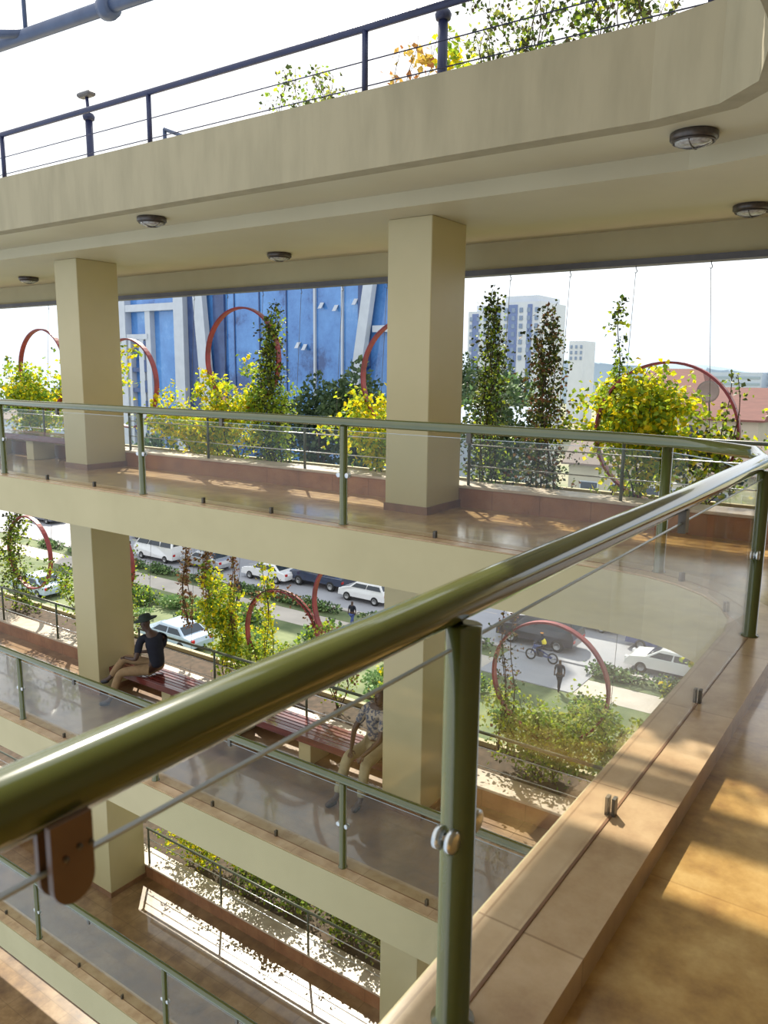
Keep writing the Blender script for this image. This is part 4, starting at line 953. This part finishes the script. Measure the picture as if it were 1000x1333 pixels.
def flats(name, label, x0, x1, y, z1, storeys, cols, stripes, dep=14, step=True):
    t = thing(name, label, 'building', ((x0+x1)/2, y, G))
    MB().box((x0, y, G), (x1, y+dep, z1)).build('wall', 'aptwall', t)
    if step: MB().box((x0+(x1-x0)*.18, y+1, z1), (x1-(x1-x0)*.1, y+dep-1, z1+1.4)).build('roof_block', 'aptwall', t)
    for a, b in stripes: MB().box((x0+(x1-x0)*a, y-.12, G+8), (x0+(x1-x0)*b, y, z1-.6)).build('blue_stripe', 'aptblue', t)
    zt = z1-1.3; w_ = (x1-x0)/cols
    for i in range(storeys):
        for j in range(cols):
            xx = x0+w_*(j+.28)
            MB().box((xx, y-.2, zt-i*1.75-1.0), (xx+w_*.42, y-.02, zt-i*1.75)).build('window', 'aptwin', t)
    return t
flats('apartment_block', 'white flats with blue stripes beside the middle column', -95.2, -86.0, 170, 15.8, 6, 5, [(.12, .3), (.7, .85)])
flats('apartment_block', 'taller white flats with blue stripes between the two dark vines', -86.0, -74.8, 166, 17.2, 7, 6, [(.0, .12), (.3, .5), (.72, .82)])
flats('apartment_block', 'pale far block right of the second dark vine', -98, -93.2, 240, 11.5, 3, 3, [], 10, False)
# red-roofed house
def house(label, x0, x1, y, z0, ze, zr, wallm, roofm, wins, dep=9, hip=True, side_w=None):
    t = thing('house', label, 'house', ((x0+x1)/2, y, z0))
    MB().box((x0, y, z0), (x1, y+dep, ze)).build('wall', wallm, t)
    ov = .5; inx = (x1-x0)*.22 if hip else 0
    v_ = [(x0-ov, y-ov, ze), (x1+ov, y-ov, ze), (x1+ov, y+dep+ov, ze), (x0-ov, y+dep+ov, ze), (x0+inx-(0 if hip else ov), y+dep/2, zr), (x1-inx+(0 if hip else ov), y+dep/2, zr),
          (x0-ov, y-ov, ze-.15), (x1+ov, y-ov, ze-.15), (x1+ov, y+dep+ov, ze-.15), (x0-ov, y+dep+ov, ze-.15)]
    MB().add(v_, [(0,1,5,4), (1,2,5), (2,3,4,5), (3,0,4), (6,7,1,0), (7,8,2,1), (8,9,3,2), (9,6,0,3), (9,8,7,6)]).build('roof', roofm, t)
    for (a, b, c_, d_) in wins: 
        f_ = MB().box((x0+a, y-.08, z0+b), (x0+a+c_, y+.02, z0+b+d_)).build('window', 'aptwall', t)
        MB().box((x0+a+.08, y-.11, z0+b+.08), (x0+a+c_-.08, y-.05, z0+b+d_-.08)).build('pane', 'window', f_)
    return t
house('cream house with red tiled roof framed by the right hoop', -24.2, -16.2, 70, G, -1.4, 2.1, 'housewall', 'rooftile', [(.8+i*1.9, 7.4, 1.1, 1.4) for i in range(4)]+[(.8+i*1.9, 10.2, 1.1, 1.3) for i in range(4)], 10)
house('cream house wing with red roof and pale gable, right of the hooped house', -15.3, -11.4, 66.2, G, -1.8, .6, 'housewall', 'rooftile', [(.5+i*1.5, 7.2, .9, 2.6) for i in range(3)], 8, False)
house('low building with long brown-grey roof below the hooped house', -24, -8.2, 60, G, -5.4, -3.3, 'housewall', 'greyroof', [(1+i*2.4, 3.4, 1.5, 1.2) for i in range(6)]+[(1+i*2.4, 6.2, 1.5, 1.0) for i in range(6)], 5, False)
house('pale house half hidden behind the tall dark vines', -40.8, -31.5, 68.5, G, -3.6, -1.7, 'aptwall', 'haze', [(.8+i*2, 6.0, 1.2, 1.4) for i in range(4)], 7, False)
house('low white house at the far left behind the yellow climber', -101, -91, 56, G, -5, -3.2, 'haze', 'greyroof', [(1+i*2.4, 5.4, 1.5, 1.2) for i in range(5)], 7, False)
t = thing('satellite_dish', 'round brown satellite dish on the red roof', 'satellite dish', (-15.0, 65.2, .2))
MB().lathe([(.12, .2), (.6, .08), (.85, -.08), (.86, -.1), (.6, .04), (.1, .14)], (-15.0, 65.0, .3), 24, axis='y').build('dish', 'greyroof', t)
MB().tube([(-15.0, 65.15, .2), (-15.0, 66.1, -1.5)], .06, 8).build('arm', 'lintel', t)
# far skyline
fr = random.Random(8)
fd = ['leftmost on the skyline right of the hoop', 'second on the skyline right of the hoop', 'third on the skyline right of the hoop', 'nearest the right picture edge']
for i, (x0, x1, y, z1) in enumerate([(-72, -52, 300, 2.5), (-40, -22, 300, 6.5), (-20, -4, 290, 5.6), (-52, -42, 310, 4.5)]):
    t = thing('far_building', 'hazy pale building on the horizon, '+fd[i], 'building', ((x0+x1)/2, y, G), 'hazy buildings on the horizon')
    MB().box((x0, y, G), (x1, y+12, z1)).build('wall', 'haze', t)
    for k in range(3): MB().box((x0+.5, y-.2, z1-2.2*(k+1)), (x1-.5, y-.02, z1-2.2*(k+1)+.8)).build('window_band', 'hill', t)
hl = MB(); pts = []
n = 60; vs = []; fs = []
for i in range(n+1):
    x = -420+i*10.5; h_ = 5.0+3*math.sin(i*.31)+1.6*math.sin(i*.83+1)
    vs += [(x, 395, G), (x, 402, h_), (x, 440, G)]
for i in range(n): fs += [(3*i, 3*i+3, 3*i+4, 3*i+1), (3*i+1, 3*i+4, 3*i+5, 3*i+2)]
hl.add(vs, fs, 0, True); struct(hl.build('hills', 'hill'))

# ------------------------------------------------------------------ light, sky, camera
w = bpy.data.worlds.new('sky'); bpy.context.scene.world = w; w.use_nodes = True
nt = w.node_tree; bg = nt.nodes['Background']
tc = nt.nodes.new('ShaderNodeTexCoord'); sp = nt.nodes.new('ShaderNodeSeparateXYZ'); nt.links.new(tc.outputs['Generated'], sp.inputs[0])
c_ = ramp(nt, sp.outputs['Z'], [(0.0, (.74, .86, 1.0)), (.10, (.90, .96, 1.0)), (.35, (1, 1, 1)), (1.0, (.80, .90, 1.0))])
nt.links.new(c_, bg.inputs[0]); bg.inputs[1].default_value = 2.65
sd = bpy.data.lights.new('sun', 'SUN'); sd.energy = 15.0; sd.color = (1.0, .93, .80); sd.angle = .0093
so = bpy.data.objects.new('sun', sd); col.objects.link(so)
dirv = Vector((.70, -.714, -1.014)); so.rotation_euler = dirv.to_track_quat('-Z', 'Y').to_euler(); so.location = (0, 0, 20)

cam = bpy.data.cameras.new('camera'); co = bpy.data.objects.new('camera', cam); col.objects.link(co)
f_px, pitch, roll, yaw = 1024.58, math.radians(10.1458), math.radians(.62325), math.radians(35.0586)
fw = Vector((-math.sin(yaw)*math.cos(pitch), math.cos(yaw)*math.cos(pitch), -math.sin(pitch)))
rt = Vector((math.cos(yaw), math.sin(yaw), 0)); upv = rt.cross(fw)
r2 = rt*math.cos(roll)+upv*math.sin(roll); u2 = -rt*math.sin(roll)+upv*math.cos(roll)
mw = Matrix((( r2.x, u2.x, -fw.x, 0), (r2.y, u2.y, -fw.y, 0), (r2.z, u2.z, -fw.z, 1.6), (0, 0, 0, 1)))
co.matrix_world = mw
cam.sensor_fit = 'VERTICAL'; cam.sensor_height = 36; cam.lens = f_px*36/1333; cam.clip_start = .05; cam.clip_end = 1000
cam.dof.use_dof = True; cam.dof.focus_distance = 9.5; cam.dof.aperture_fstop = 6.5
bpy.context.scene.camera = co
sc = bpy.context.scene
sc.view_settings.view_transform = 'Standard'; sc.view_settings.look = 'None'; sc.view_settings.gamma = 1; sc.view_settings.use_curve_mapping = False
sc.view_settings.exposure = -.85
try:
    sc.cycles.transparent_max_bounces = 24; sc.cycles.max_bounces = 8
except Exception: pass
